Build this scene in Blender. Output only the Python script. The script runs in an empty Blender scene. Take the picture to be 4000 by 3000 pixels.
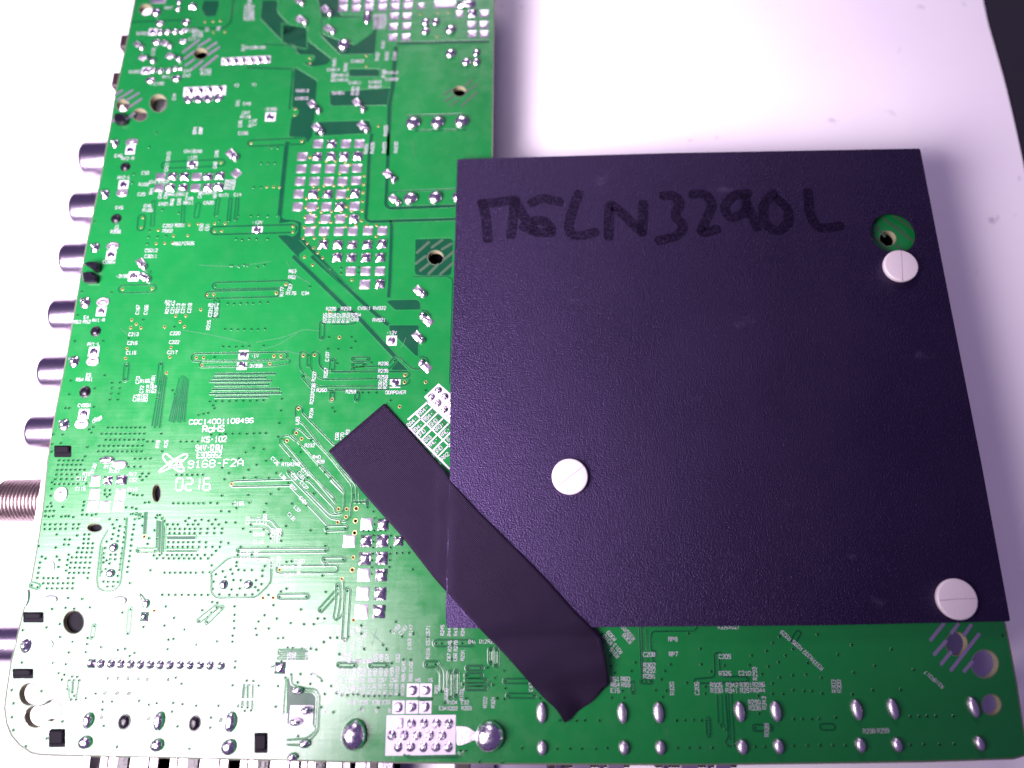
import bpy, bmesh, math, random
from mathutils import Vector, Matrix
from mathutils.geometry import tessellate_polygon
random.seed(7)
SC = bpy.context.scene
SC.unit_settings.scale_length = 0.01          # one unit is one centimetre
COL = SC.collection

# ------------------------------------------------------------------ camera
F = 2890.0                                    # focal length in photograph pixels (4000 x 3000)
ZB = 1.40                                     # height of the upper face of the board over the paper
ey = Vector((-56.0, 9613.0, 2890.0)).normalized()          # board's far direction in (right, up, forward)
ex = Vector((171000.0, 2894.0, -2890.0)); ex = (ex - ex.dot(ey)*ey).normalized()
ez = -(ex.cross(ey)); ez.normalize()
if ez.z > 0: ez = -ez                          # board's normal looks back at the camera
RIGHT = Vector((ex.x, ey.x, ez.x)); UP = Vector((ex.y, ey.y, ez.y)); FWD = Vector((ex.z, ey.z, ez.z))
CAM = Vector((0, 0, ZB)) - 17.0*FWD
cd = bpy.data.cameras.new('camera'); co = bpy.data.objects.new('camera', cd); COL.objects.link(co)
co.matrix_world = Matrix(((RIGHT.x, UP.x, -FWD.x, CAM.x), (RIGHT.y, UP.y, -FWD.y, CAM.y), (RIGHT.z, UP.z, -FWD.z, CAM.z), (0, 0, 0, 1)))
cd.sensor_width = 36.0; cd.lens = 36.0*F/4000.0
cd.clip_start = 0.5; cd.clip_end = 500.0
cd.dof.use_dof = True; cd.dof.focus_distance = 16.4; cd.dof.aperture_fstop = 0.07
SC.camera = co

# ------------------------------------------------------------------ light
world = bpy.data.worlds.new('World'); SC.world = world; world.use_nodes = True
wb = world.node_tree.nodes['Background']
wb.inputs[0].default_value = (0.52, 0.33, 1.0, 1); wb.inputs[1].default_value = 0.20
def area(name, loc, target, sx, sy, power, col, spread=180):
    l = bpy.data.lights.new(name, 'AREA'); l.shape = 'RECTANGLE'; l.size = sx; l.size_y = sy
    l.energy = power; l.color = col; l.spread = math.radians(spread)
    o = bpy.data.objects.new(name, l); COL.objects.link(o); o.location = loc
    o.rotation_euler = (Vector(target) - Vector(loc)).to_track_quat('-Z', 'Y').to_euler()
    return o
area('desk_lamp', (-13.9, -6.2, 15.5), (-6.0, 5.0, 1.4), 14.0, 12.5, 10000, (1.0, 0.85, 0.98), 102)
area('far_fill_light', (-6.0, 78.0, 46.0), (4, 6, 0), 24, 18, 27000, (0.98, 0.80, 1.0))  # added fill from beyond the far edge, brightens the far paper and board
vs = SC.view_settings
vs.view_transform = 'Standard'; vs.look = 'None'; vs.gamma = 1.0; vs.exposure = 0.0; vs.use_curve_mapping = False
SC.cycles.max_bounces = 8; SC.cycles.caustics_reflective = False; SC.cycles.caustics_refractive = False
SC.cycles.use_denoising = True

# ------------------------------------------------------------------ photograph pixels to places on a plane
TS = {'A': (400, 0, 2.765), 'B': (1100, 0, 2.765), 'C': (300, 500, 2.765), 'D': (1000, 500, 2.765), 'E': (200, 1000, 2.765),
      'F': (1000, 1000, 2.765), 'G': (0, 1500, 2.765), 'H': (700, 1500, 2.765), 'I': (0, 2000, 2.765), 'J': (700, 2000, 2.765),
      'K': (0, 2500, 3.316), 'L': (640, 2500, 3.316), 'M': (1200, 2400, 2.765), 'N': (1900, 2400, 2.765), 'O': (2600, 2400, 2.765),
      'Q': (3200, 2400, 2.765), 'R': (1700, 500, 2.212), 'S': (2600, 500, 2.0109), 'U': (1600, 1450, 2.212), 'V': (3000, 1800, 2.212),
      'W': (1200, 1500, 2.212), 'X': (3600, 0, 2.37), 'Y': (1600, 0, 1.8433), 'Z': (0, 0, 2.37), 'a': (400, 1900, 3.6867),
      'b': (1600, 1500, 4.15), 's': (0, 0, 1.0)}
def P(px, py, z):
    d = RIGHT*((px-2000)/F) + UP*((1500-py)/F) + FWD
    t = (z - CAM.z)/d.z
    return CAM + d*t
def T(t, x, y, z=ZB):
    ox, oy, s = TS[t]
    return P(ox + x/s, oy + y/s, z)
def unit(t, x, y, z=ZB):                       # centimetres covered by one tile pixel there
    return (T(t, x+8, y, z) - T(t, x-8, y, z)).length/16

# ------------------------------------------------------------------ materials
def mat(name, col, rough=0.5, metal=0.0, **kw):
    m = bpy.data.materials.new(name); m.use_nodes = True
    b = m.node_tree.nodes['Principled BSDF']
    b.inputs['Base Color'].default_value = (*col, 1); b.inputs['Roughness'].default_value = rough; b.inputs['Metallic'].default_value = metal
    for k, v in kw.items(): b.inputs[k.replace('_', ' ')].default_value = v
    return m
def nd(m, typ, **kw):
    n = m.node_tree.nodes.new(typ)
    for k, v in kw.items(): setattr(n, k, v)
    return n
def lk(m, a, b): m.node_tree.links.new(a, b)
def coords(m, scale=(1, 1, 1), rot=0.0, uv=False):
    tc = nd(m, 'ShaderNodeTexCoord')
    src = tc.outputs['UV'] if uv else nd(m, 'ShaderNodeNewGeometry').outputs['Position']
    mp = nd(m, 'ShaderNodeMapping'); mp.inputs['Scale'].default_value = scale; mp.inputs['Rotation'].default_value = (0, 0, rot)
    lk(m, src, mp.inputs['Vector']); return mp.outputs[0]
def noise(m, vec, scale, detail=3.0, rough=0.55):
    n = nd(m, 'ShaderNodeTexNoise'); n.inputs['Scale'].default_value = scale; n.inputs['Detail'].default_value = detail
    n.inputs['Roughness'].default_value = rough; lk(m, vec, n.inputs['Vector']); return n.outputs['Fac']
def ramp(m, fac, stops):
    r = nd(m, 'ShaderNodeValToRGB'); e = r.color_ramp.elements
    e[0].position, e[0].color = stops[0][0], (*stops[0][1], 1); e[1].position, e[1].color = stops[-1][0], (*stops[-1][1], 1)
    for p, c in stops[1:-1]:
        q = e.new(p); q.color = (*c, 1)
    lk(m, fac, r.inputs[0]); return r.outputs[0]
def bump(m, fac, strength, dist, prev=None):
    b = nd(m, 'ShaderNodeBump'); b.inputs['Strength'].default_value = strength; b.inputs['Distance'].default_value = dist
    lk(m, fac, b.inputs['Height'])
    if prev is not None: lk(m, prev, b.inputs['Normal'])
    lk(m, b.outputs[0], m.node_tree.nodes['Principled BSDF'].inputs['Normal']); return b.outputs[0]
def math_(m, op, a, b):
    n = nd(m, 'ShaderNodeMath', operation=op)
    for i, v in enumerate((a, b)):
        if isinstance(v, (int, float)): n.inputs[i].default_value = v
        else: lk(m, v, n.inputs[i])
    return n.outputs[0]
def bsdf(m): return m.node_tree.nodes['Principled BSDF']

def mask_mat(name, c_lo, c_hi, rough, spec=0.5):
    m = mat(name, c_lo, rough); b = bsdf(m); b.inputs['Specular IOR Level'].default_value = spec
    v = coords(m); f = noise(m, v, 0.35, 4)
    lk(m, ramp(m, f, [(0.35, c_lo), (0.65, c_hi)]), b.inputs['Base Color'])
    w = noise(m, coords(m, (0.5, 9.0, 1)), 1.6, 3)            # weave of the glass cloth, running across the board
    w2 = noise(m, coords(m, (6.0, 0.6, 1)), 1.6, 2)
    sc = noise(m, coords(m, (2.2, 30.0, 1), 0.6), 1.0, 2)
    n1 = bump(m, math_(m, 'ADD', w, math_(m, 'MULTIPLY', w2, 0.5)), 0.22, 0.008)
    n2 = bump(m, noise(m, v, 34, 2), 0.10, 0.004, n1)
    lk(m, ramp(m, noise(m, v, 2.2, 5), [(0.3, (rough-0.05,)*3), (0.7, (rough+0.09,)*3)]), b.inputs['Roughness'])
    return m
M = {}
M['mask'] = mask_mat('solder_mask_over_copper', (0.0026, 0.106, 0.0205), (0.0036, 0.122, 0.0240), 0.245, 0.66)
M['bare'] = mask_mat('solder_mask_over_laminate', (0.0010, 0.033, 0.0150), (0.0016, 0.039, 0.0175), 0.36, 0.22)
M['edge'] = mat('laminate_edge', (0.20, 0.19, 0.11), 0.8)
M['silk'] = mat('white_legend_ink', (0.40, 0.37, 0.43), 0.6)
M['dull'] = mat('dull_solder', (0.66, 0.60, 0.68), 0.42, 1.0); bump(M['dull'], noise(M['dull'], coords(M['dull']), 22, 3), 0.3, 0.01)
s = M['solder'] = mat('solder', (0.76, 0.71, 0.77), 0.20, 1.0)
vv = coords(s); n1 = bump(s, noise(s, vv, 7.0, 3), 0.45, 0.03); bump(s, noise(s, vv, 40, 2), 0.25, 0.006, n1)
lk(s, ramp(s, noise(s, vv, 12, 3), [(0.3, (0.13,)*3), (0.75, (0.36,)*3)]), bsdf(s).inputs['Roughness'])
s = M['tin'] = mat('tinned_pad', (0.68, 0.63, 0.69), 0.37, 1.0)
vv = coords(s); n1 = bump(s, noise(s, vv, 14, 4), 0.5, 0.014)
M['ring'] = mat('gold_pad_ring', (0.55, 0.42, 0.18), 0.4, 0.6)
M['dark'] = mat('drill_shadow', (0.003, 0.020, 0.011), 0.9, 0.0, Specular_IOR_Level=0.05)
M['rust'] = mat('drill_wall', (0.03, 0.010, 0.006), 0.8, 0.0, Specular_IOR_Level=0.1)
M['black'] = mat('black_plastic', (0.004, 0.003, 0.007), 0.30, 0.0, Specular_IOR_Level=0.35)
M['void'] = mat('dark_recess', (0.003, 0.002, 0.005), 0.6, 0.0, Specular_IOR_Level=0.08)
bump(M['black'], noise(M['black'], coords(M['black']), 9, 3), 0.5, 0.04)
s = M['nickel'] = mat('nickel_plate', (0.43, 0.37, 0.47), 0.24, 1.0)
bump(s, noise(s, coords(s, (3, 20, 20)), 9, 2), 0.12, 0.01)
M['thread'] = mat('threaded_brass_plate', (0.30, 0.245, 0.25), 0.36, 1.0)
M['brown'] = mat('brown_plastic', (0.014, 0.005, 0.007), 0.5)
M['can'] = mat('tin_can', (0.70, 0.64, 0.72), 0.30, 1.0)

s = M['sheet'] = mat('black_fibre_sheet', (0.0014, 0.0006, 0.0036), 0.47)
bsdf(s).inputs['Specular IOR Level'].default_value = 0.85; bsdf(s).inputs['Specular Tint'].default_value = (0.60, 0.42, 1.0, 1)
vv = coords(s)
vo = nd(s, 'ShaderNodeTexVoronoi'); vo.feature = 'SMOOTH_F1'; vo.inputs['Scale'].default_value = 27; lk(s, vv, vo.inputs['Vector'])
n1 = bump(s, noise(s, vv, 34, 2, 0.5), 0.90, 0.019)
n2 = bump(s, noise(s, coords(s, (1.0, 7.0, 1), 0.45), 0.9, 2), 0.15, 0.02, n1)
lk(s, ramp(s, noise(s, vv, 0.45, 4), [(0.35, (0.42,)*3), (0.65, (0.48,)*3)]), bsdf(s).inputs['Roughness'])
dust = ramp(s, noise(s, vv, 60, 1, 0.4), [(0.74, (0.0014, 0.0006, 0.0036)), (0.82, (0.05, 0.035, 0.07))])
scuff = ramp(s, noise(s, coords(s, (1.0, 1.8, 1), 0.4), 0.85, 5, 0.62), [(0.66, (0, 0, 0)), (0.80, (0.022, 0.017, 0.030))])
ad = nd(s, 'ShaderNodeMix', data_type='RGBA', blend_type='ADD'); ad.inputs[0].default_value = 1.0
lk(s, dust, ad.inputs[6]); lk(s, scuff, ad.inputs[7]); lk(s, ad.outputs[2], bsdf(s).inputs['Base Color'])
M['marker'] = mat('black_marker_ink', (0.0018, 0.0008, 0.0036), 0.42)
bump(M['marker'], noise(M['marker'], coords(M['marker']), 26, 3), 0.45, 0.02)
bsdf(M['marker']).inputs['Specular IOR Level'].default_value = 0.40; bsdf(M['marker']).inputs['Specular Tint'].default_value = (0.60, 0.42, 1.0, 1)
lk(M['marker'], ramp(M['marker'], noise(M['marker'], coords(M['marker']), 16, 4, 0.7), [(0.36, (0.10,)*3), (0.64, (0.85,)*3)]), bsdf(M['marker']).inputs['Alpha'])
s = M['rivet'] = mat('white_nylon', (0.50, 0.45, 0.47), 0.42)
vv = coords(s)
lk(s, ramp(s, noise(s, vv, 5, 5, 0.65), [(0.66, (0.50, 0.45, 0.47)), (0.78, (0.30, 0.25, 0.27))]), bsdf(s).inputs['Base Color'])
bump(s, noise(s, vv, 14, 3), 0.12, 0.02)
M['slot'] = mat('rivet_slot_line', (0.34, 0.29, 0.31), 0.8)  # slightly darker line drawn across each rivet head
M['rim'] = mat('bare_laminate_rim', (0.085, 0.10, 0.075), 0.85, 0.0, Specular_IOR_Level=0.1)

s = M['tape'] = mat('black_cloth_tape', (0.006, 0.003, 0.010), 0.50)
bsdf(s).inputs['Specular IOR Level'].default_value = 0.35; bsdf(s).inputs['Specular Tint'].default_value = (0.72, 0.52, 1.0, 1)
uvv = coords(s, (1, 1, 1), 0, True)
def wave(dirn, scale):
    w = nd(s, 'ShaderNodeTexWave'); w.wave_type = 'BANDS'; w.bands_direction = dirn; w.inputs['Scale'].default_value = scale
    w.inputs['Distortion'].default_value = 0.6; w.inputs['Detail'].default_value = 1; lk(s, uvv, w.inputs['Vector']); return w.outputs['Fac']
weave = math_(s, 'MULTIPLY', wave('X', 9.0), wave('Y', 9.0))
n1 = bump(s, weave, 0.8, 0.02)
bump(s, noise(s, coords(s), 1.6, 3), 0.3, 0.10, n1)
lk(s, ramp(s, weave, [(0.45, (0.002, 0.001, 0.004)), (0.85, (0.009, 0.004, 0.014))]), bsdf(s).inputs['Base Color'])

s = M['paper'] = mat('white_sheet', (0.82, 0.79, 0.82), 0.6)
vv = coords(s)
base = ramp(s, noise(s, vv, 0.22, 4), [(0.3, (0.80, 0.755, 0.81)), (0.7, (0.84, 0.82, 0.83))])
spot = ramp(s, noise(s, vv, 1.3, 5, 0.6), [(0.66, (1, 1, 1)), (0.78, (0.50, 0.42, 0.52))])
mx = nd(s, 'ShaderNodeMix', data_type='RGBA', blend_type='MULTIPLY'); mx.inputs[0].default_value = 1.0
lk(s, base, mx.inputs[6]); lk(s, spot, mx.inputs[7]); lk(s, mx.outputs[2], bsdf(s).inputs['Base Color'])
bump(s, noise(s, vv, 40, 2), 0.05, 0.01)
s = M['mat'] = mat('dark_dotted_mat', (0.008, 0.006, 0.014), 0.7)
vo = nd(s, 'ShaderNodeTexVoronoi'); vo.inputs['Scale'].default_value = 6.5; vo.inputs['Randomness'].default_value = 0.12
lk(s, coords(s, (1, 1, 1), 0.1), vo.inputs['Vector'])
lk(s, ramp(s, vo.outputs['Distance'], [(0.10, (0.05, 0.04, 0.07)), (0.2, (0.008, 0.006, 0.014))]), bsdf(s).inputs['Base Color'])

# ------------------------------------------------------------------ mesh helpers
def link(name, me, parent=None):
    o = bpy.data.objects.new(name, me); COL.objects.link(o)
    if parent is not None: o.parent = parent
    return o
def mesh(name, vs_, fs, mats, fmat=None, smooth=False):
    me = bpy.data.meshes.new(name); me.from_pydata([tuple(v) for v in vs_], [], fs)
    for m in (mats if isinstance(mats, (list, tuple)) else [mats]): me.materials.append(m)
    if fmat is not None: me.polygons.foreach_set('material_index', fmat)
    if smooth: me.polygons.foreach_set('use_smooth', [True]*len(me.polygons))
    me.update(); return me
def thing(name, label, cat, loc=(0, 0, 0), group=None):
    o = link(name, None); o.location = loc; o['label'] = label; o['category'] = cat
    if group: o['group'] = group
    return o
class MB:                                      # collects loose faces of one mesh
    def __init__(s): s.v, s.f, s.m = [], [], []
    def add(s, vs_, fs, mi=0):
        n = len(s.v); s.v += [tuple(v) for v in vs_]; s.f += [tuple(i+n for i in f) for f in fs]; s.m += [mi]*len(fs)
    def build(s, name, mats, parent=None, smooth=False):
        return link(name, mesh(name, s.v, s.f, mats, s.m, smooth), parent)
def slab(name, outline, holes, z0, z1, mats, parent, wall=1):
    """flat board with holes, its outline and holes given as world points; side walls take the second material"""
    cu = bpy.data.curves.new(name, 'CURVE'); cu.dimensions = '2D'; cu.fill_mode = 'BOTH'; cu.extrude = (z1-z0)/2
    for ring in [outline] + holes:
        sp = cu.splines.new('POLY'); sp.points.add(len(ring)-1); sp.use_cyclic_u = True
        for i, p in enumerate(ring): sp.points[i].co = (p.x, p.y, 0, 1)
    tmp = bpy.data.objects.new(name, cu); COL.objects.link(tmp)
    dg = bpy.context.evaluated_depsgraph_get(); me = bpy.data.meshes.new_from_object(tmp.evaluated_get(dg))
    bpy.data.objects.remove(tmp)
    me.name = name; me.materials.clear()
    for m in mats: me.materials.append(m)
    for p in me.polygons: p.material_index = wall if abs(p.normal.z) < 0.5 else 0; p.use_smooth = False
    o = link(name, me, parent); o.location.z = (z0+z1)/2
    return o
def circ(t, x, y, rx, ry=None, n=32, z=ZB, rot=0.0):
    ry = rx if ry is None else ry; o = []
    for i in range(n):
        a = 2*math.pi*i/n; u, v = rx*math.cos(a), ry*math.sin(a)
        o.append(T(t, x + u*math.cos(rot) - v*math.sin(rot), y + u*math.sin(rot) + v*math.cos(rot), z))
    return o
def disc_at(c, r, n=24):
    return [Vector((c.x + r*math.cos(2*math.pi*i/n), c.y + r*math.sin(2*math.pi*i/n), c.z)) for i in range(n)]
def clean(pts, eps=1e-4):
    out = [pts[0]]
    for p in pts[1:]:
        if (p-out[-1]).length > eps: out.append(p)
    return out
def offsets(pts, closed):
    n = len(pts); res = []
    for i in range(n):
        a = pts[i-1] if (i > 0 or closed) else pts[i]; b = pts[(i+1) % n] if (i < n-1 or closed) else pts[i]
        d1 = (pts[i]-a); d2 = (b-pts[i])
        d1 = d1.normalized() if d1.length > 1e-9 else d2.normalized(); d2 = d2.normalized() if d2.length > 1e-9 else d1
        n1 = Vector((-d1.y, d1.x, 0)); n2 = Vector((-d2.y, d2.x, 0)); mm = n1+n2
        if mm.length < 1e-6: mm = n1
        mm.normalize(); k = 1/max(0.5, mm.dot(n1)); res.append(mm*k)
    return res
def strip(mb, pts, prof, closed=False):
    """sweep a profile of (offset, height, material of the face to the next point) along flat points"""
    pts = clean(pts)
    if closed and (pts[0]-pts[-1]).length < 1e-4: pts = pts[:-1]
    if len(pts) < 2: return
    off = offsets(pts, closed); k = len(prof); vs_ = []
    for p, o in zip(pts, off):
        for (d, h, _) in prof: vs_.append((p.x+o.x*d, p.y+o.y*d, p.z+h))
    fs = {}
    n = len(pts)
    for i in range(n if closed else n-1):
        j = (i+1) % n
        for q in range(k-1): fs.setdefault(prof[q][2], []).append((i*k+q+1, i*k+q, j*k+q, j*k+q+1))
    base = len(mb.v); mb.v += vs_
    for mi, ff in fs.items():
        mb.f += [tuple(x+base for x in f) for f in ff]; mb.m += [mi]*len(ff)
def rounded(pts, r, n=5):
    out = [pts[0]]
    for a, b, c in zip(pts, pts[1:], pts[2:]):
        d1, d2 = (a-b), (c-b); rr = min(r, d1.length*0.45, d2.length*0.45)
        p0, p2 = b + d1.normalized()*rr, b + d2.normalized()*rr
        for i in range(n+1):
            t = i/n; out.append(p0*(1-t)**2 + b*2*t*(1-t) + p2*t*t)
    out.append(pts[-1]); return out
def stadium(pts, hw, n=8):
    pts = clean(pts); off = offsets(pts, False); L = [p+o*hw for p, o in zip(pts, off)]; Rr = [p-o*hw for p, o in zip(pts, off)]
    def cap(c, d):
        a0 = math.atan2(d.y, d.x)
        return [c + Vector((math.cos(a0 - math.pi/2 + math.pi*i/n), math.sin(a0 - math.pi/2 + math.pi*i/n), 0))*hw for i in range(1, n)]
    e1 = cap(pts[-1], (pts[-1]-pts[-2])); e0 = cap(pts[0], (pts[0]-pts[1]))
    return Rr + e1 + L[::-1] + e0
def polyfill(mb, pts, mi=0, hole=None):
    fs = tessellate_polygon([pts] if hole is None else [pts, hole]); pts = list(pts) + (hole or []); n = len(mb.v); mb.v += [tuple(p) for p in pts]
    for f in fs:
        a, b, c = (Vector(pts[i]) for i in f)
        mb.f.append(tuple(i+n for i in (f if (b-a).cross(c-a).z > 0 else f[::-1]))); mb.m.append(mi)

# ------------------------------------------------------------------ setting: dark mat and the white sheet
def S_(pts, z): return [P(x, y, z) for x, y in pts]
o = MB(); o.add([(-60, -45, -0.06), (60, -45, -0.06), (60, 60, -0.06), (-60, 60, -0.06)], [(0, 1, 2, 3)])
o = o.build('table_surface', [M['mat']]); o['kind'] = 'structure'
pr = S_([(3760, -420), (3800, -200), (3840, 0), (3857, 84), (3891, 202), (3925, 321), (3959, 464), (4000, 650), (4075, 1080), (4170, 1700), (4330, 2500), (4520, 3700)], 0.0)
po = rounded(pr, 1.0) + S_([(-1600, 3700), (-1600, -420)], 0.0)
sheet = slab('paper_sheet', po, [], -0.03, 0.0, [M['paper'], M['paper']], None)
sheet['label'] = 'white smudged sheet lying under the circuit board'; sheet['category'] = 'sheet'

# ------------------------------------------------------------------ circuit board: the panel and its holes
board = thing('circuit_board', 'green printed circuit board lying solder side up with jacks along two edges', 'circuit board')
left = [(572, -260), (525, 0), (498, 141), (450, 362), (427, 506), (387, 717), (340, 934), (313, 1079), (292, 1202), (254, 1416), (218, 1590),
        (184, 1797), (166, 1985), (145, 2123), (119, 2275), (85, 2400), (62, 2500), (40, 2590), (24, 2693), (15, 2765), (23, 2826), (42, 2874),
        (75, 2913), (121, 2943), (157, 2951), (302, 2955), (640, 2962), (935, 2969), (1303, 2978), (1996, 2987), (2696, 2990), (3200, 2984),
        (3600, 2978), (3960, 2966), (4008, 2952), (4012, 2920), (3992, 2798), (3974, 2675), (3945, 2519), (3927, 2432), (3830, 1900), (3620, 800), (3600, 720),
        (1926, 735), (1925.5, 607), (1928, 304), (1932, 0), (1936, -260)]
outline = S_(left, ZB)
HOLES = [('A', 470, 105, 70, 60), ('A', 1060, 580, 74, 60), ('A', 222, 1140, 68, 66), ('A', 405, 1240, 76, 66), ('A', 605, 1115, 90, 95),
         ('B', 1922, 985, 70, 56), ('D', 1940, 1400, 84, 76), ('S', 1745, 868, 64, 58), ('Q', 1485, 318, 116, 126), ('Q', 1790, 535, 145, 150),
         ('Q', 1860, 975, 104, 108), ('K', 375, 705, 120, 138), ('I', 795, 1190, 108, 122), ('G', 1690, 1180, 42, 92), ('G', 1022, 1553, 76, 42)]
holes = [circ(*h) for h in HOLES]
# key-hole slot: two overlapping drillings
key = [(460 + 135*math.cos(math.radians(a)), 992 + 138*math.sin(math.radians(a))) for a in range(42, 302, 13)] + \
      [(678 + 118*math.cos(math.radians(a)), 912 + 135*math.sin(math.radians(a))) for a in range(-140, 122, 13)]
holes.append([T('K', x, y) for x, y in key])
panel = slab('board_panel', outline, holes, ZB-0.16, ZB, [M['mask'], M['edge']], board)

# ------------------------------------------------------------------ bare laminate, islands and engraved gaps between copper
Z1, Z2, Z3, Z4 = ZB+0.0015, ZB+0.0030, ZB+0.0040, ZB+0.0085
bare = MB(); gaps = MB()
def dark(t, pts, r=0.08, z=Z1, hole=None):
    w = [T(t, x, y, z) for x, y in pts]; w = rounded(w + [w[0]], r, 4)[:-1]
    polyfill(bare, w, 0, hole)
    strip(gaps, w, [(-0.022, 0, 0), (-0.005, 0.0025, 0), (0.012, 0, 0)], True)
def island(t, pts, r=0.08):
    w = [T(t, x, y, Z2) for x, y in pts]; w = rounded(w + [w[0]], r, 4)[:-1]
    polyfill(bare, w, 1)
    strip(gaps, w, [(-0.012, 0, 0), (0.005, 0.0025, 0), (0.022, -0.001, 0)], True)
def channel(w, width, closed=False):
    h = width/2; e = 0.018
    strip(gaps, w, [(-h-e, 0.0, 0), (-h-e*0.25, 0.0022, 0), (-h, 0.0012, 1), (h, 0.0012, 0), (h+e*0.25, 0.0022, 0), (h+e, 0.0, 0)], closed)
def ch(t, pts, width=13, r=0.10):              # open gap, width in tile pixels
    w = [T(t, x, y, Z3) for x, y in pts]
    if len(w) > 2: w = rounded(w, r, 4)
    channel(w, width*unit(t, *pts[0]))
def loop(t, pts, wid, width=12):               # gap running round a trace
    w = [T(t, x, y, Z3) for x, y in pts]; u = unit(t, *pts[0])
    if len(w) > 2: w = rounded(w, 0.1, 4)
    channel(stadium(w, wid/2*u), width*u, True)

# wide bare areas
dark('B', [(0, 250), (120, 275), (280, 300), (288, 440), (545, 640), (500, 700), (330, 730), (215, 680), (345, 655), (352, 600), (170, 592), (140, 520), (0, 500)])
dark('B', [(378, -60), (425, 180), (418, 380), (630, 590), (1010, 585), (1030, 330), (1120, 180), (630, 165), (610, -60)])
island('B', [(450, 195), (985, 190), (985, 345), (790, 485), (640, 440), (440, 365)])
dark('B', [(512, 990), (1185, 945), (1180, 1140), (520, 1150)])
dark('B', [(345, 1312), (958, 1295), (975, 1445), (355, 1475)])
dark('B', [(150, 725), (392, 872), (362, 1300), (338, 1478), (275, 1560), (250, 1500), (70, 1480), (100, 1260), (170, 1250), (180, 1180), (105, 1170), (132, 740)])
dark('B', [(725, 742), (1062, 742), (1060, 832), (722, 832)])
dark('A', [(1090, 0), (1270, 0), (1265, 60), (1230, 180), (1110, 185), (1060, 100)])
dark('A', [(1720, 0), (1900, 0), (1890, 130), (2000, 250), (2212, 300), (2212, 540), (1960, 470), (1700, 200)])
ch('A', [(300, 240), (900, 215)], 14); ch('A', [(1420, -20), (1385, 250), (1300, 310), (930, 300)], 16)
ch('B', [(1250, 470), (2240, 448)], 34); ch('B', [(1235, 500), (1200, 940), (1165, 1140), (1150, 1680)], 40)
ch('B', [(1345, 1250), (1960, 1235)], 14); ch('B', [(1440, 1412), (2010, 1400)], 12)
ch('A', [(1560, 730), (2060, 745), (2020, 1180)], 16); ch('A', [(1740, 480), (2060, 490), (2095, 560)], 12)
ch('D', [(345, 150), (330, 190), (285, 640), (255, 950)], 46)
dark('D', [(215, 1155), (340, 1145), (400, 1168), (445, 1120), (448, 1040), (395, 1015), (240, 1040), (258, 900), (300, 975), (430, 990), (498, 1010), (492, 1190), (560, 1300), (470, 1370), (500, 1440), (470, 1425)], 0.05)
ch('D', [(490, 1195), (905, 1640), (1200, 1930)], 42)
ch('F', [(400, 0), (980, 565), (1120, 675), (1500, 1085)], 44)
ch('F', [(600, 0), (1220, 562), (1430, 745)], 42)
ch('D', [(1250, 60), (1222, 300), (1205, 700), (1185, 985), (1230, 1012), (2150, 985)], 32)
ch('D', [(1432, 60), (1410, 700), (1400, 830), (1440, 868), (2150, 842)], 34)
ch('D', [(1410, 760), (1440, 700), (1520, 685), (2150, 660)], 10)
ch('D', [(1452, 1000), (1465, 1060), (1445, 1660), (1432, 1830)], 34)
dark('D', [(1715, 1195), (2140, 1182), (2120, 1605), (1705, 1600)], 0.15, Z1, circ('D', 1940, 1400, 84, 76, 32, Z1))
ch('F', [(1700, 225), (2080, 222), (2125, 260), (2090, 1380)], 12)
dark('F', [(1450, 468), (1745, 462), (1782, 500), (1788, 585), (1500, 590), (1395, 488)], 0.06)
dark('F', [(1432, 738), (1768, 738), (1760, 1088), (1722, 1085), (1432, 800)], 0.04)
dark('F', [(1505, 1085), (1662, 1238), (1480, 1242), (1440, 1212), (1500, 1150)], 0.04)
ch('F', [(1500, 1085), (1560, 1100), (1690, 1222), (1790, 1218)], 12); ch('F', [(1762, 1090), (1840, 1090), (1868, 1150)], 14)
ch('F', [(1790, 585), (1850, 595), (1892, 650)], 14)

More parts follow.
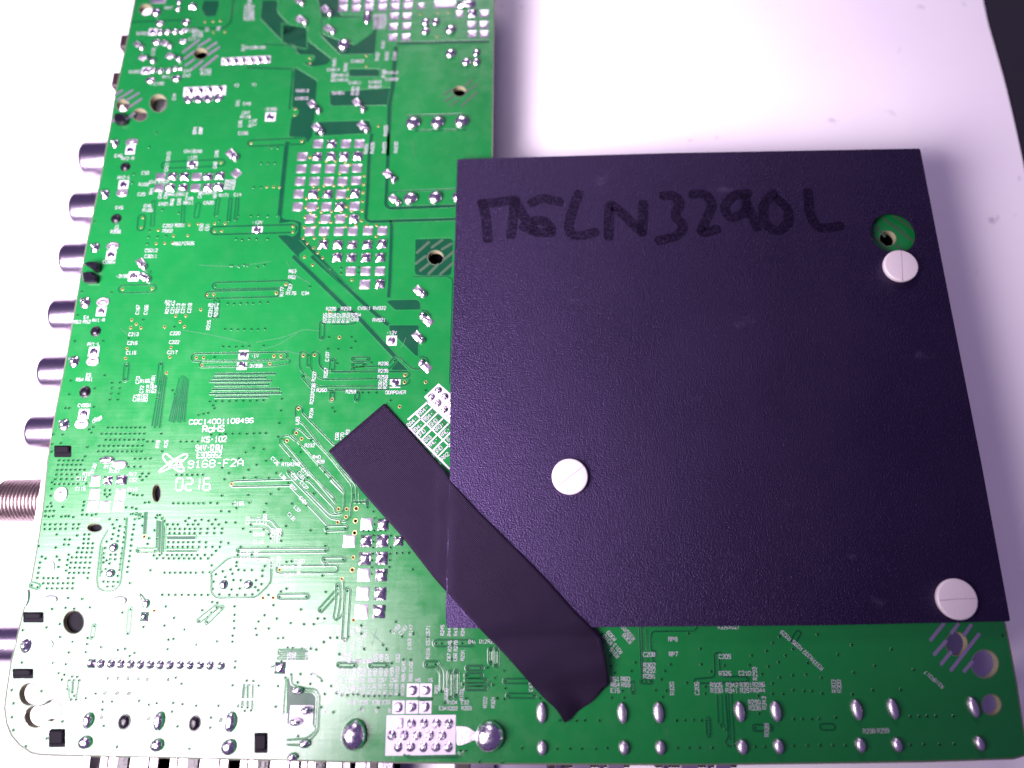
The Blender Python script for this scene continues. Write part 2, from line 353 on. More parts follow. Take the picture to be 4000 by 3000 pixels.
# traces with gaps round them
for t, pts, wid, g in [('C', [(700, 970), (690, 1075)], 75, 12), ('C', [(955, 402), (1560, 375)], 80, 12), ('E', [(770, 357), (1090, 350)], 88, 10),
        ('s', [(845, 1117), (1118, 1110)], 30, 5), ('s', [(817, 1152), (1078, 1145)], 30, 5), ('s', [(763, 1396), (1106, 1390)], 31, 5),
        ('s', [(790, 1424), (1060, 1420), (1122, 1411)], 20, 4), ('s', [(982, 560), (1179, 551)], 27, 5), ('s', [(840, 901), (1142, 893)], 34, 6),
        ('F', [(715, 730), (710, 875)], 50, 13), ('F', [(1055, 1115), (1205, 1112)], 45, 14), ('F', [(1055, 1180), (1160, 1175)], 44, 14),
        ('F', [(1055, 1222), (1430, 1205), (1495, 1125)], 46, 14), ('F', [(828, 1130), (820, 1225)], 52, 13), ('F', [(825, 1475), (822, 1545)], 44, 16),
        ('F', [(1095, 1478), (1090, 1545)], 44, 16), ('F', [(572, 1075), (567, 1178)], 34, 12), ('F', [(515, 1300), (600, 1400)], 40, 12),
        ('H', [(1605, 1560), (1790, 1555)], 56, 13), ('J', [(640, 415), (1582, 412)], 42, 12), ('J', [(1568, 515), (1772, 512)], 52, 13),
        ('J', [(1085, 620), (1675, 615)], 76, 13), ('J', [(1088, 915), (1375, 912)], 52, 14), ('J', [(1705, 860), (1525, 1060)], 46, 13),
        ('J', [(1817, 850), (1785, 1360)], 58, 13), ('J', [(455, 1035), (300, 1190)], 46, 10), ('J', [(400, 1030), (215, 1175)], 46, 10),
        ('J', [(1713, 800), (1715, 960), (1700, 1060), (1685, 1140)], 46, 12), ('M', [(1398, 310), (1772, 310)], 66, 14),
        ('M', [(1545, 630), (1545, 890)], 46, 14), ('M', [(1612, 625), (1610, 870)], 46, 14), ('M', [(1985, 382), (1985, 515)], 46, 16),
        ('M', [(2042, 385), (2042, 545)], 46, 16), ('M', [(1740, 580), (1880, 580)], 46, 20), ('M', [(1730, 660), (1872, 660)], 46, 20),
        ('M', [(1730, 718), (1922, 718)], 40, 22), ('M', [(1696, 758), (1960, 755)], 34, 20), ('M', [(1730, 795), (1920, 795)], 40, 22),
        ('M', [(338, 548), (515, 548)], 42, 12), ('M', [(684, 550), (865, 550)], 42, 12), ('M', [(1295, 540), (1392, 538)], 60, 14),
        ('N', [(208, 720), (470, 720)], 46, 15), ('N', [(242, 876), (510, 880)], 46, 15), ('N', [(1682, 720), (1770, 725)], 48, 16),
        ('N', [(1582, 750), (1582, 835)], 44, 14), ('O', [(460, 1135), (468, 1300)], 40, 18), ('O', [(970, 1225), (1130, 1225)], 62, 16),
        ('O', [(1698, 1215), (1798, 1215)], 62, 15), ('O', [(1432, 205), (1385, 280)], 55, 15), ('I', [(1495, 415), (1680, 418)], 42, 10),
        ('I', [(345, 790), (408, 808)], 56, 9), ('I', [(1015, 1232), (995, 1355)], 42, 6), ('I', [(1405, 1050), (1380, 1315)], 40, 4),
        ('E', [(815, 1180), (800, 1330)], 48, 11), ('E', [(1183, 1170), (1160, 1450)], 44, 11), ('a', [(515, 925), (760, 928)], 56, 9),
        ('C', [(1310, 830), (1290, 950)], 50, 9), ('C', [(825, 800), (815, 1050)], 36, 8), ('C', [(1525, 770), (1500, 940)], 34, 10), ('C', [(1150, 850), (1140, 1040)], 30, 8),
        ('C', [(1660, 770), (1640, 1000)], 30, 12), ('C', [(1735, 770), (1715, 990)], 30, 12), ('E', [(1060, 175), (1000, 182)], 30, 10)]:
    loop(t, pts, wid, g)
for t, pts, g in [('F', [(470, 1110), (470, 1215), (660, 1408), (1600, 1402), (1655, 1370), (1655, 1330)], 12), ('F', [(590, 1090), (592, 1222), (702, 1334), (1630, 1320), (1662, 1285), (1640, 1248)], 12),
        ('F', [(685, 1090), (682, 1180), (765, 1250), (1640, 1248)], 18), ('F', [(470, 1110), (475, 1040), (515, 1030), (552, 1050)], 12), ('F', [(592, 1060), (635, 1028), (680, 1045), (685, 1100)], 12),
        ('F', [(650, 1450), (1430, 1440)], 16), ('F', [(820, 740), (1050, 735), (1075, 715)], 12), ('F', [(880, 620), (880, 575), (1030, 585), (1060, 612)], 40),
        ('H', [(1255, 350), (1255, 260), (1290, 226), (1330, 262), (1330, 312), (1680, 668), (1740, 620)], 13), ('H', [(1265, 385), (1340, 430), (1872, 1095), (1870, 1280)], 11),
        ('H', [(1430, 580), (1915, 1090), (1915, 1200)], 11), ('H', [(1218, 545), (1225, 500), (1262, 480), (1310, 490), (1400, 580), (1440, 578)], 12),
        ('H', [(1085, 640), (1085, 595), (1130, 558), (1190, 555), (1240, 600), (1300, 640), (1785, 1140), (1780, 1350), (1745, 1408), (1640, 1410), (1380, 1150)], 12),
        ('H', [(1090, 645), (1200, 775), (1690, 1235)], 12), ('H', [(1130, 590), (1135, 630), (1690, 1290)], 10), ('H', [(1220, 550), (1520, 890), (1780, 1180)], 11),
        ('H', [(1310, 1030), (1190, 918), (1165, 945), (1185, 985), (1640, 1455), (1735, 1462), (1745, 1490), (1700, 1525)], 12),
        ('H', [(1310, 1030), (1360, 1042), (1402, 1045), (1682, 1340), (1685, 1390), (1760, 1400)], 12), ('H', [(1195, 1095), (1600, 1522)], 12), ('H', [(1650, 700), (1690, 745)], 12),
        ('H', [(1250, 1025), (580, 1045), (545, 1080), (580, 1106), (1215, 1095)], 15), ('H', [(1860, 1280), (1850, 1440), (1800, 1485), (1755, 1480)], 11),
        ('H', [(1950, 1150), (1945, 1280)], 10), ('H', [(2030, 1240), (2035, 1310)], 40), ('H', [(1890, 1270), (2020, 1270)], 26),
        ('J', [(345, 700), (345, 665), (540, 495), (960, 490), (992, 520), (988, 770), (830, 925), (400, 930), (345, 880), (345, 700)], 12),
        ('J', [(760, 75), (985, 75), (1120, 235)], 10), ('J', [(760, 118), (950, 118), (1075, 250)], 9), ('J', [(770, 165), (930, 165), (1005, 245)], 9),
        ('J', [(1757, 720), (1775, 760), (1770, 1110), (1690, 1170), (1665, 1150)], 13), ('J', [(1570, 545), (1600, 580)], 50),
        ('I', [(1170, 190), (1090, 330), (1045, 740), (1060, 830), (1120, 855), (1230, 855), (1300, 790), (1350, 330), (1370, 60)], 8), ('I', [(1110, 380), (1080, 700)], 7),
        ('I', [(1325, 380), (1290, 640)], 7), ('I', [(1700, 90), (1690, 440)], 12), ('I', [(1760, 90), (1745, 460)], 12), ('I', [(1510, 10), (1505, 50)], 30), ('I', [(1575, 0), (1560, 240)], 24),
        ('M', [(1390, 570), (1440, 630), (1435, 830)], 11), ('M', [(1420, 520), (1488, 600), (1480, 830)], 11), ('M', [(1190, 900), (1225, 920), (1345, 915)], 24),
        ('M', [(1040, 1510), (1095, 1552), (1640, 1545), (1710, 1475)], 13), ('M', [(1080, 1520), (1120, 1535), (1630, 1525), (1655, 1480)], 10),
        ('N', [(1655, 130), (1665, 440), (1680, 715)], 14), ('N', [(1680, 130), (1695, 690)], 14), ('N', [(1730, 150), (1740, 520)], 8), ('N', [(2250, 182), (1778, 185), (1780, 385), (1832, 405), (1828, 455), (1790, 470), (1820, 525)], 15),
        ('O', [(0, 180), (310, 176), (345, 140)], 15), ('O', [(600, 415), (528, 415), (535, 680), (308, 698), (312, 745)], 16), ('O', [(582, 480), (592, 672), (865, 672), (902, 700), (880, 728), (360, 745)], 16),
        ('O', [(560, 870), (572, 1185), (610, 1222)], 14), ('O', [(605, 870), (620, 1190), (660, 1245)], 10), ('O', [(650, 860), (682, 1320), (650, 1370), (660, 1420)], 18), ('O', [(682, 860), (700, 1360)], 13), ('O', [(714, 860), (745, 1405), (690, 1430)], 14),
        ('L', [(1578, 490), (1545, 970)], 13), ('L', [(1648, 450), (1655, 570), (1720, 600), (1830, 630), (1955, 635), (2018, 715), (1995, 1185), (1890, 1295)], 14), ('L', [(1950, 1110), (1970, 1170), (1850, 1275), (1590, 1295)], 13),
        ('L', [(1590, 1355), (1760, 1360)], 13), ('L', [(1820, 665), (1930, 668), (1985, 730), (1970, 1100)], 8), ('L', [(1380, 355), (1440, 335)], 9), ('L', [(1930, 430), (2040, 510)], 12),
        ('L', [(1040, 560), (1010, 870)], 26), ('L', [(1085, 560), (1080, 870)], 20), ('L', [(1150, 560), (1140, 900)], 16), ('K', [(880, 520), (875, 600), (895, 640), (900, 760)], 9), ('K', [(945, 520), (940, 660)], 26), ('K', [(1020, 530), (990, 760)], 14),
        ('E', [(1750, 450), (1815, 455), (1800, 670)], 12), ('E', [(1760, 460), (1745, 650)], 12), ('b', [(350, 420), (430, 490)], 16), ('b', [(430, 510), (640, 730)], 22)]:
    ch(t, pts, g)
for i in range(8):                             # bundles of parallel signal lines
    a = T('E', 1385 + i*13, 1290 + abs(3-i)*10, Z3); b = T('G', 1828 + i*23, 400 + (i % 3)*10, Z3); channel([a, b], 0.028)
for i in range(4):
    channel([T('E', 1190 + i*17, 1250 + i*18, Z3), T('G', 1642 + i*27, 455 + (i % 2)*22, Z3)], 0.030)
for i, (yy, x1) in enumerate([(1275, 1078), (1318, 1040), (1352, 1062), (1392, 1050), (1440, 1092), (1485, 1100), (1525, 1050)]):
    channel([P(838 - (i % 3)*10, 1000 + yy/2.765, Z3), P(x1, 1000 + (yy-6)/2.765, Z3)], 0.045)
for yy in (1490, 1512, 1535, 1562, 1590): ch('J', [(1060, yy), (1390, yy-2)], 13)
dark('L', [(1592, 500), (1640, 470), (1652, 580), (1780, 602), (1820, 642), (1945, 652), (1995, 715), (1985, 1100), (1940, 1105), (1600, 1105), (1580, 1000)], 0.05)
dark('M', [(1718, 595), (1885, 595), (1885, 645), (1718, 645)], 0.02); dark('M', [(1735, 672), (1900, 672), (1900, 705), (1735, 705)], 0.02)
dark('M', [(1568, 660), (1590, 640), (1592, 860), (1568, 870)], 0.02); dark('M', [(2000, 400), (2025, 400), (2025, 530), (2000, 500)], 0.02)
dark('H', [(1640, 1030), (1700, 1080), (1780, 1150), (1778, 1190), (1630, 1045)], 0.02); dark('H', [(1868, 1195), (1912, 1195), (1910, 1255), (1868, 1255)], 0.02)
dark('a', [(780, 470), (860, 480), (920, 560), (900, 960), (790, 960), (800, 760)], 0.06); dark('a', [(925, 700), (1360, 700), (1350, 770), (925, 770)], 0.03); dark('a', [(915, 900), (1380, 900), (1370, 950), (910, 950)], 0.03)
dark('J', [(1575, 545), (1690, 545), (1660, 575), (1590, 578)], 0.02); dark('E', [(1195, 1260), (1240, 1290), (1225, 1420), (1180, 1420)], 0.03)
bb = bare.build('bare_laminate', [M['bare'], M['mask']], board)
gg = gaps.build('trace_gap', [M['mask'], M['bare']], board)
bb['kind'] = 'stuff'; gg['kind'] = 'stuff'

# the lacquer stops short of the routed edge and of the drillings: a rim of bare laminate
rim = MB(); wz = [Vector((q.x, q.y, Z2)) for q in outline]; strip(rim, wz, [(-0.002, 0, 0), (0.03, 0, 0)], True)
for hh in holes:
    c = sum(hh, Vector())/len(hh); wz = [Vector((q.x, q.y, Z2)) for q in hh]
    ar_ = sum(a.x*b.y - b.x*a.y for a, b in zip(wz, wz[1:] + wz[:1])); strip(rim, wz if ar_ < 0 else wz[::-1], [(0.001, 0, 0), (0.018, 0, 0)], True)
rim.build('laminate_rim', [M['rim']], board)['kind'] = 'stuff'

# ------------------------------------------------------------------ solder: shared shapes
def grid_pad(seed, dome, rag):
    r = random.Random(seed); n = 9; vs_, fs = [], []
    ph = [r.uniform(0, 6.28) for _ in range(4)]
    for j in range(n):
        for i in range(n):
            x, y = -0.5 + i/(n-1), -0.5 + j/(n-1)
            h = (1 - abs(2*x)**5)*(1 - abs(2*y)**5)
            d = dome*(1 - (2*x*0.8 + 0.2*math.sin(ph[0]))**2)*(1 - (2*y*0.8 + 0.3*math.sin(ph[1]))**2) + 0.12*math.sin(7*x + ph[2])*math.sin(6*y + ph[3])
            sx = 1 + rag*math.sin(9*y + ph[0]); sy = 1 + rag*math.sin(8*x + ph[1])
            vs_.append((x*sx, y*sy, max(0.0, h)*(0.45 + d)))
    for j in range(n-1):
        for i in range(n-1): fs.append((j*n+i, j*n+i+1, (j+1)*n+i+1, (j+1)*n+i))
    return mesh('solder_pad', vs_, fs, M['solder'] if dome > 0.3 else M['tin'], smooth=True)
FLAT = [grid_pad(i, 0.10, 0.015) for i in range(4)]
DOME = [grid_pad(20+i, 0.75, 0.03) for i in range(4)]
def lathe(prof, n, m, name, smooth=True, wob=0.0, seed=0):
    """turn (radius, height) about z; the last point may lie on the axis"""
    r = random.Random(seed); vs_, fs = [], []; ph = r.uniform(0, 6)
    for (ra, h) in prof:
        for i in range(n):
            a = 2*math.pi*i/n; k = ra*(1 + wob*math.sin(2*a + ph) + wob*0.7*math.sin(3*a + ph*2)); vs_.append((k*math.cos(a), k*math.sin(a), h))
    for q in range(len(prof)-1):
        for i in range(n):
            j = (i+1) % n; fs.append((q*n+i, q*n+j, (q+1)*n+j, (q+1)*n+i))
    fs.append(tuple(range((len(prof)-1)*n, len(prof)*n)))
    return mesh(name, vs_, fs, m, smooth=smooth)
BALL = [lathe([(1, 0), (0.98, 0.25), (0.88, 0.55), (0.68, 0.80), (0.40, 0.95), (0.15, 1.0)], 18, M['solder'], 'solder_joint', True, 0.03, i) for i in range(4)]
CONE = [lathe([(1, 0), (0.92, 0.18), (0.72, 0.33), (0.48, 0.55), (0.34, 0.95), (0.26, 1.15), (0.12, 1.2)], 18, M['solder'], 'solder_joint', True, 0.04, i) for i in range(4)]
DISH = [lathe([(1, 0), (0.97, 0.35), (0.85, 0.42), (0.62, 0.20), (0.40, 0.22), (0.20, 0.55), (0.1, 0.6)], 18, M['tin'], 'solder_joint', True, 0.02, i) for i in range(3)]
CAPS = lathe([(1, 0), (0.99, 0.35), (0.92, 0.62), (0.74, 0.84), (0.45, 0.97), (0.15, 1.0)], 22, M['dull'], 'solder_joint', True, 0.0, 3)
RINGM = lathe([(1, 0), (1, 0.5), (0.66, 0.5), (0.62, -0.2), (0.3, -0.2)], 20, M['tin'], 'ring_pad', False)
PEGR = lathe([(1.12, 0), (1.06, 0.25), (1.0, -0.1), (0.86, 0.35), (0.5, 0.75), (0.2, 0.85)], 20, M['black'], 'plastic_peg', True)
YAW0 = 0.0
def place(me, name, t, x, y, w, h, hz, z=Z3, ang=0.0, parent=None):
    c = T(t, x, y, z); u = unit(t, x, y); o = link(name, me, parent if parent is not None else board)
    o.location = c; o.rotation_euler = (0, 0, math.radians(ang)); o.scale = (w*u, h*u*1.03, hz)
    return o
def lean(t, x): ox, oy, s = TS[t]; return 0.0
cnt = [0]
def pad(t, x, y, w=100, h=None, dome=False, ang=0.0):
    cnt[0] += 1; h = w*0.97 if h is None else h
    place((DOME if dome else FLAT)[cnt[0] % 4], 'solder_pad', t, x, y, w, h, 0.075 if dome else 0.03, ang=ang)
def joint(t, x, y, rx, ry=None, kind=BALL, hz=None, ang=0.0):
    cnt[0] += 1; ry = rx if ry is None else ry; k = kind if not isinstance(kind, list) else kind[cnt[0] % len(kind)]
    u = unit(t, x, y)
    return place(k, 'solder_joint', t, x, y, rx, ry, min(rx, ry)*u*0.75 if hz is None else hz, ang=ang)
def lead(t, x1, y1, x2, y2, w):                # clinched component lead: flat tinned strip ending in a blob
    a, b = T(t, x1, y1), T(t, x2, y2); u = unit(t, x1, y1); ang = math.degrees(math.atan2(b.y-a.y, b.x-a.x)); L = (b-a).length/u
    cnt[0] += 1
    o = place(FLAT[cnt[0] % 4], 'clinched_lead', t, x1, y1, w*1.25, w, 0.05, ang=ang)
    j = place(BALL[cnt[0] % 4], 'solder_joint', t, x2, y2, w*0.52, w*0.48, w*u*0.5, ang=ang)
    mb = MB(); strip(mb, [Vector((a.x, a.y, Z3+0.03)), Vector((b.x, b.y, Z3+0.05))], [(-w*u*0.16, 0, 0), (-w*u*0.12, 0.05, 0), (w*u*0.12, 0.05, 0), (w*u*0.16, 0, 0)])
    mb.build('lead_wire', [M['solder']], board)
silkmb = MB()
def quad_silk(t, cx, cy, w, h, name='white_marking', ang=0.0):
    u = unit(t, cx, cy); c = T(t, cx, cy, Z3+0.001); ca, sa = math.cos(math.radians(ang)), math.sin(math.radians(ang)); m = MB()
    vs_ = []
    for sx, sy in ((-1, -1), (1, -1), (1, 1), (-1, 1)):
        a, b = sx*w*u/2, sy*h*u/2; vs_.append((c.x + a*ca - b*sa, c.y + a*sa + b*ca, c.z))
    m.add(vs_, [(0, 1, 2, 3)]); return m.build(name, [M['silk']], board)
def test_point(t, x, y, s):
    o = quad_silk(t, x, y, s, s, 'test_point')
    cnt[0] += 1
    place(BALL[cnt[0] % 4], 'solder_blob', t, x, y, s*0.38, s*0.38, 0.032, parent=o)

# pads of the tinned heat spreading field
FIELD = [(170, [670, 817, 970, 1115]), (308, [500, 660, 812, 952, 1100]), (440, [490, 645, 800, 950, 1090]), (575, [475, 630, 785, 935, 1080]), (712, [460, 615, 775, 917, 1070]),
         (850, [450, 605, 760, 907, 1065]), (980, [585, 750, 910, 1057]), (1115, [580, 735, 895, 1045, 1210, 1365]), (1258, [725, 885, 1040, 1203, 1363]), (1398, [877, 1030, 1190, 1345]), (1545, [1025, 1185, 1340])]
for yy, xs in FIELD:
    for k, x in enumerate(xs): pad('D', x, yy - (6 if k > 3 else 0), 105, 98, (x*7 + yy) % 5 > 1 and x > 560)
pad('F', 1175, 307, 112, 100); pad('F', 1340, 300, 104, 100, True)
for x, y in [(665, 5), (805, 5), (945, 2), (1090, 0), (1230, -6), (1370, -8), (660, 90), (800, 92), (940, 80), (1085, 80), (1222, 75), (1360, 70), (1215, 175), (1352, 178), (1205, 290), (1348, 285), (1200, 405), (1340, 403)]: pad('B', x, y, 98, 92)
pad('B', 1505, 65, 76, 80); pad('B', 1765, 45, 230, 105); pad('B', 2000, 45, 190, 85, True); pad('B', 1920, 150, 82, 95)
for x, y in [(2060, 148), (2192, 148), (2055, 268), (2185, 268), (2060, 368), (2190, 368)]: pad('B', x, y, 96, 92, x < 2100 and y < 200)
for yy, xs, w in [(525, [905, 1030, 1160, 1295, 1415, 1545], 104), (645, [890, 1008, 1147, 1282, 1412, 1530], 104)]:
    for k, x in enumerate(xs): pad('C', x, yy - (8 if k == 5 else 0), w, 86, (k + yy) % 3 != 0)
for x, y, w, d in [(515, 1210, 100, 0), (655, 1212, 95, 1), (365, 1358, 102, 0), (510, 1355, 98, 1), (650, 1355, 102, 1), (790, 1355, 82, 1), (498, 1508, 104, 1), (645, 1505, 104, 1), (490, 1650, 104, 0), (640, 1650, 102, 1)]: pad('W', x, y, w, w, bool(d))
for x, y, w, h, d in [(1985, 880, 132, 130, 0), (2172, 882, 130, 130, 1), (1970, 1075, 140, 145, 0), (2160, 1075, 135, 135, 1)]: pad('J', x, y, w, h, bool(d))
for x, y, w, h, d in [(1030, 1045, 102, 112, 0), (1165, 1042, 95, 92, 1), (1312, 1035, 120, 100, 1), (1022, 1188, 110, 112, 0), (1300, 1190, 108, 112, 0), (1000, 1318, 115, 115, 0), (1130, 1320, 110, 112, 0), (1278, 1318, 110, 112, 0)]: pad('G', x, y, w, h, bool(d))
pad('A', 602, 12, 165, 58); pad('A', 975, 75, 90, 62, True); pad('C', 1720, 490, 92, 92, False, 45)
pad('L', 1505, 360, 138, 142, True); pad('I', 1560, 1130, 84, 92, True)

# rounded joints
for x, y, r in [(585, 140, 50), (830, 25, 30), (820, 102, 30), (630, 355, 34), (705, 350, 34), (785, 345, 33), (862, 343, 33), (905, 330, 20), (550, 765, 34), (630, 770, 34), (715, 765, 34), (790, 745, 30)]: joint('A', x, y, r)
for x, y, rx, ry in [(622, 258, 46, 34), (905, 245, 48, 36), (585, 460, 48, 36), (870, 450, 50, 28), (520, 872, 54, 38), (800, 852, 54, 38), (840, 745, 36, 18)]: joint('A', x, y, rx, ry)
for a in [(372, 475, 428, 524, 58), (668, 465, 730, 508, 58), (430, 622, 548, 668, 62), (725, 605, 830, 650, 66)]: lead('A', *a)
quad_silk('A', 1550, 652, 525, 95, ang=2.2)
for i, (x, y) in enumerate([(1340, 662), (1425, 660), (1510, 658), (1600, 654), (1685, 650), (1768, 642)]): joint('A', x, y, 40, kind=CONE)
quad_silk('A', 1105, 985, 455, 122, ang=2.0)
for x, y in [(940, 985), (1045, 980), (1150, 972), (1262, 962)]: joint('A', x, y, 42, kind=CONE)
for x, y in [(930, 1072), (1040, 1068), (1145, 1062), (1255, 1056)]: joint('A', x, y, 50, kind=BALL, hz=0.05)
for a in [('A', 548, 345, 92), ('A', 475, 765, 92), ('A', 1815, 1262, 112), ('C', 578, 240, 100), ('C', 505, 612, 105), ('C', 370, 1372, 104), ('E', 540, 600, 104), ('E', 460, 1035, 112), ('G', 905, 325, 112),
          ('C', 1250, 390, 110), ('C', 1950, 1100, 110), ('E', 890, 220, 112), ('E', 2077, 1068, 106), ('E', 2060, 1178, 106), ('F', 1465, 914, 112), ('F', 1503, 1370, 112),
          ('M', 1142, 818, 132), ('M', 1280, 818, 132), ('M', 986, 1002, 132), ('M', 1132, 1000, 132), ('M', 1275, 1000, 132)]: test_point(*a)
for t, x, y, rx, ry in [('C', 595, 155, 70, 42), ('C', 490, 702, 66, 44), ('C', 390, 1276, 68, 46), ('E', 560, 497, 72, 50), ('E', 450, 1136, 72, 52), ('G', 884, 430, 74, 54), ('I', 495, 1440, 80, 60)]: joint(t, x, y, rx, ry, kind=DISH, hz=0.06)
for t, x, y, r in [('C', 412, 168, 44), ('C', 306, 716, 48), ('C', 200, 1292, 48), ('E', 368, 505, 56), ('E', 248, 1140, 56), ('G', 692, 440, 56), ('I', 280, 1445, 60)]:
    joint(t, x, y, r, r*1.15, kind=CONE, hz=0.09); lead(t, x - r*0.75, y - r*0.55, x - r*0.1, y, r*0.5)
for x, y, rx, ry in [(1555, 245, 45, 45), (1665, 240, 40, 48), (1555, 340, 48, 44), (1825, 325, 56, 54), (670, 495, 72, 68), (1825, 585, 56, 54), (1995, 675, 50, 46), (2105, 575, 38, 46), (2105, 675, 44, 44), (1420, 1335, 80, 76), (1685, 1330, 78, 74), (1945, 1320, 78, 72)]: joint('B', x, y, rx, ry)
joint('B', 925, 190, 44, 84)
for a in [(180, 5, 222, 42, 60), (468, 95, 525, 155, 72), (195, 205, 250, 250, 72), (500, 305, 555, 350, 72), (325, 1120, 400, 1205, 72), (810, 1100, 882, 1190, 74), (375, 1370, 430, 1430, 76), (865, 1350, 920, 1410, 76)]: lead('B', *a)
for x, y, r in [(1670, 765, 78), (1938, 755, 78), (2196, 745, 78)]: joint('D', x, y, r, r*0.92)
lead('D', 1420, 490, 1490, 565, 78); lead('D', 1480, 760, 1535, 815, 74)
for a in [(1665, 275, 1715, 325, 84), (688, 1450, 728, 1505, 76), (712, 1602, 772, 1640, 70)]: lead('C', *a)
for a in [(1755, 370, 1808, 418, 80), (1740, 862, 1790, 915, 80), (1862, 705, 1800, 650, 82), (1845, 1205, 1790, 1158, 82)]: lead('F', *a)
# connector under the corner of the black sheet
m = MB(); m.add([T('b', x, y, Z3+0.001) for x, y in ((470, -10), (665, 160), (665, 640), (235, 210))], [(3, 2, 1, 0)]); m.build('white_marking', [M['silk']], board)
for x, y in [(465, 100), (355, 207), (570, 202), (460, 308), (563, 413), (672, 305), (665, 520)]: joint('b', x, y, 62, kind=CONE)
# lower left field of joints
joint('G', 660, 1190, 74, kind=DISH, hz=0.07); joint('G', 1155, 822, 82, 40, hz=0.08); joint('G', 1292, 872, 84, 44, kind=CAPS, hz=0.06)
for x, y, rx, ry in [(545, 945, 76, 42), (1290, 956, 78, 44), (282, 930, 34, 86)]: joint('I', x, y, rx, ry, kind=CAPS, hz=0.045)
for x, y in [(1228, 385), (1196, 662)]: joint('I', x, y, 46, kind=BALL)
for x, y in [(480, 785), (746, 785)]: joint('J', x, y, 47, kind=BALL)
joint('I', 1578, 990, 40, 46); joint('I', 528, 602, 62, 68, kind=DISH, hz=0.05); lead('I', 1515, 895, 1550, 950, 20)
pad('K', 1185, 305, 98, 104, True)
for x, y in [(1305, 306), (1437, 308), (1562, 311), (1690, 316), (1818, 318), (1945, 320), (2072, 324), (2195, 326)]: joint('K', x, y, 54, kind=CONE)
for x, y in [(80, 322), (210, 324), (338, 326), (468, 328), (597, 331), (740, 335)]: joint('L', x, y, 52, kind=CONE)
def ring(t, x, y, r): place(RINGM, 'ring_pad', t, x, y, r, r, 0.02)
for x, y in [(1280, 490), (1400, 492), (1530, 495), (1662, 500), (1797, 502), (1912, 506), (2042, 508), (2178, 510)]: ring('K', x, y, 48)
ring('L', 60, 512, 48)
for x, y in [(1365, 688), (1520, 690), (1676, 692), (1966, 700), (2126, 702), (1320, 1000), (1930, 1012)]: ring('K', x, y, 54)
quad_silk('L', 1170, 345, 415, 185); quad_silk('L', 1512, 1190, 152, 440); quad_silk('L', 1780, 985, 305, 255)
for x, y, r in [(1168, 345, 54), (1302, 347, 54), (740, 1035, 60), (1510, 1050, 60), (1487, 1330, 58)]: ring('L', x, y, r)
pad('L', 1036, 345, 100, 112)
for x, y, rx, ry in [(1150, 1042, 62, 98), (2065, 1050, 68, 112), (1110, 1325, 84, 80), (2040, 1360, 88, 76)]: joint('K', x, y, rx, ry, kind=BALL, hz=0.13)
for x, y, rx, ry in [(870, 1062, 74, 126), (845, 1385, 100, 94), (1735, 652, 80, 50), (1850, 915, 84, 50), (1710, 1060, 82, 50), (1830, 1340, 82, 52), (1672, 1512, 72, 50)]: joint('L', x, y, rx, ry, kind=BALL, hz=0.13)
joint('M', 510, 1298, 142, 152, kind=BALL, hz=0.26); joint('M', 1970, 1315, 155, 160, kind=BALL, hz=0.26)
m = MB(); w = rounded([T('M', x, y, Z3+0.012) for x, y in ((1608, 1210), (1735, 1212), (1835, 1290), (1835, 1340), (1720, 1395), (1612, 1425), (1608, 1300), (1608, 1210))], 0.1); polyfill(m, w); m.build('solder_smear', [M['tin']], board)
quad_silk('M', 1226, 1304, 752, 398, ang=0.3)
pad('M', 990, 1176, 104, 104)
for x, y in [(1126, 1180), (1260, 1180), (1395, 1180), (1530, 1182), (915, 1306), (1050, 1306), (1186, 1306), (1325, 1306), (1455, 1306), (983, 1430), (1118, 1430), (1255, 1431), (1390, 1431), (1525, 1432)]: joint('M', x, y, 52, kind=CONE)
for t, x, y, rx, ry, a in [('N', 595, 1060, 54, 106, 0), ('N', 600, 1440, 52, 74, 0), ('N', 1465, 1065, 52, 104, 2), ('N', 1482, 1438, 52, 72, 2), ('N', 1855, 1060, 54, 106, 3), ('N', 1875, 1437, 52, 72, 3),
        ('O', 795, 1048, 54, 104, 4), ('O', 822, 1430, 55, 76, 4), ('O', 1186, 1045, 54, 104, 5), ('O', 1215, 1424, 52, 76, 5), ('Q', 398, 1028, 54, 106, 7), ('Q', 437, 1410, 50, 75, 7), ('Q', 788, 1018, 52, 106, 8), ('Q', 833, 1406, 50, 74, 8), ('Q', 1655, 1000, 52, 106, 10), ('Q', 1720, 1392, 48, 76, 10)]: joint(t, x, y, rx, ry, kind=CAPS, hz=0.11, ang=a)
# bare tinned stripes round the screw holes
STR = {'A': [(30, [(875, 562, 1045, 430), (890, 632, 985, 560), (1040, 500, 1160, 425), (900, 705, 985, 645), (1130, 530, 1230, 460), (965, 748, 1080, 660), (1145, 590, 1258, 512), (1062, 748, 1240, 605),
                    (140, 1025, 212, 978), (170, 1072, 322, 976), (262, 1085, 390, 1006), (305, 1148, 418, 1070), (112, 1310, 150, 1270), (268, 1282, 345, 1225)])],
       'Q': [(36, [(1205, 275, 1345, 100), (1245, 430, 1368, 290), (1430, 200, 1500, 105), (1320, 535, 1420, 410), (1565, 225, 1640, 115), (1425, 600, 1725, 215), (1568, 612, 1650, 515)])],
       'K': [(40, [(170, 925, 225, 862), (165, 1092, 310, 940), (205, 1232, 330, 1100), (288, 1322, 430, 1170), (450, 1335, 640, 1165), (660, 1100, 740, 1050)])]}
for t, gs in STR.items():
    for w_, segs in gs:
        for x1, y1, x2, y2 in segs:
            m = MB(); u = unit(t, x1, y1); polyfill(m, stadium([T(t, x1, y1, Z3), T(t, x2, y2, Z3)], w_/2*u)); m.build('tinned_stripe', [M['dull']], board)
M['stripe'] = mat('mask_stripe', (0.030, 0.062, 0.034), 0.45)
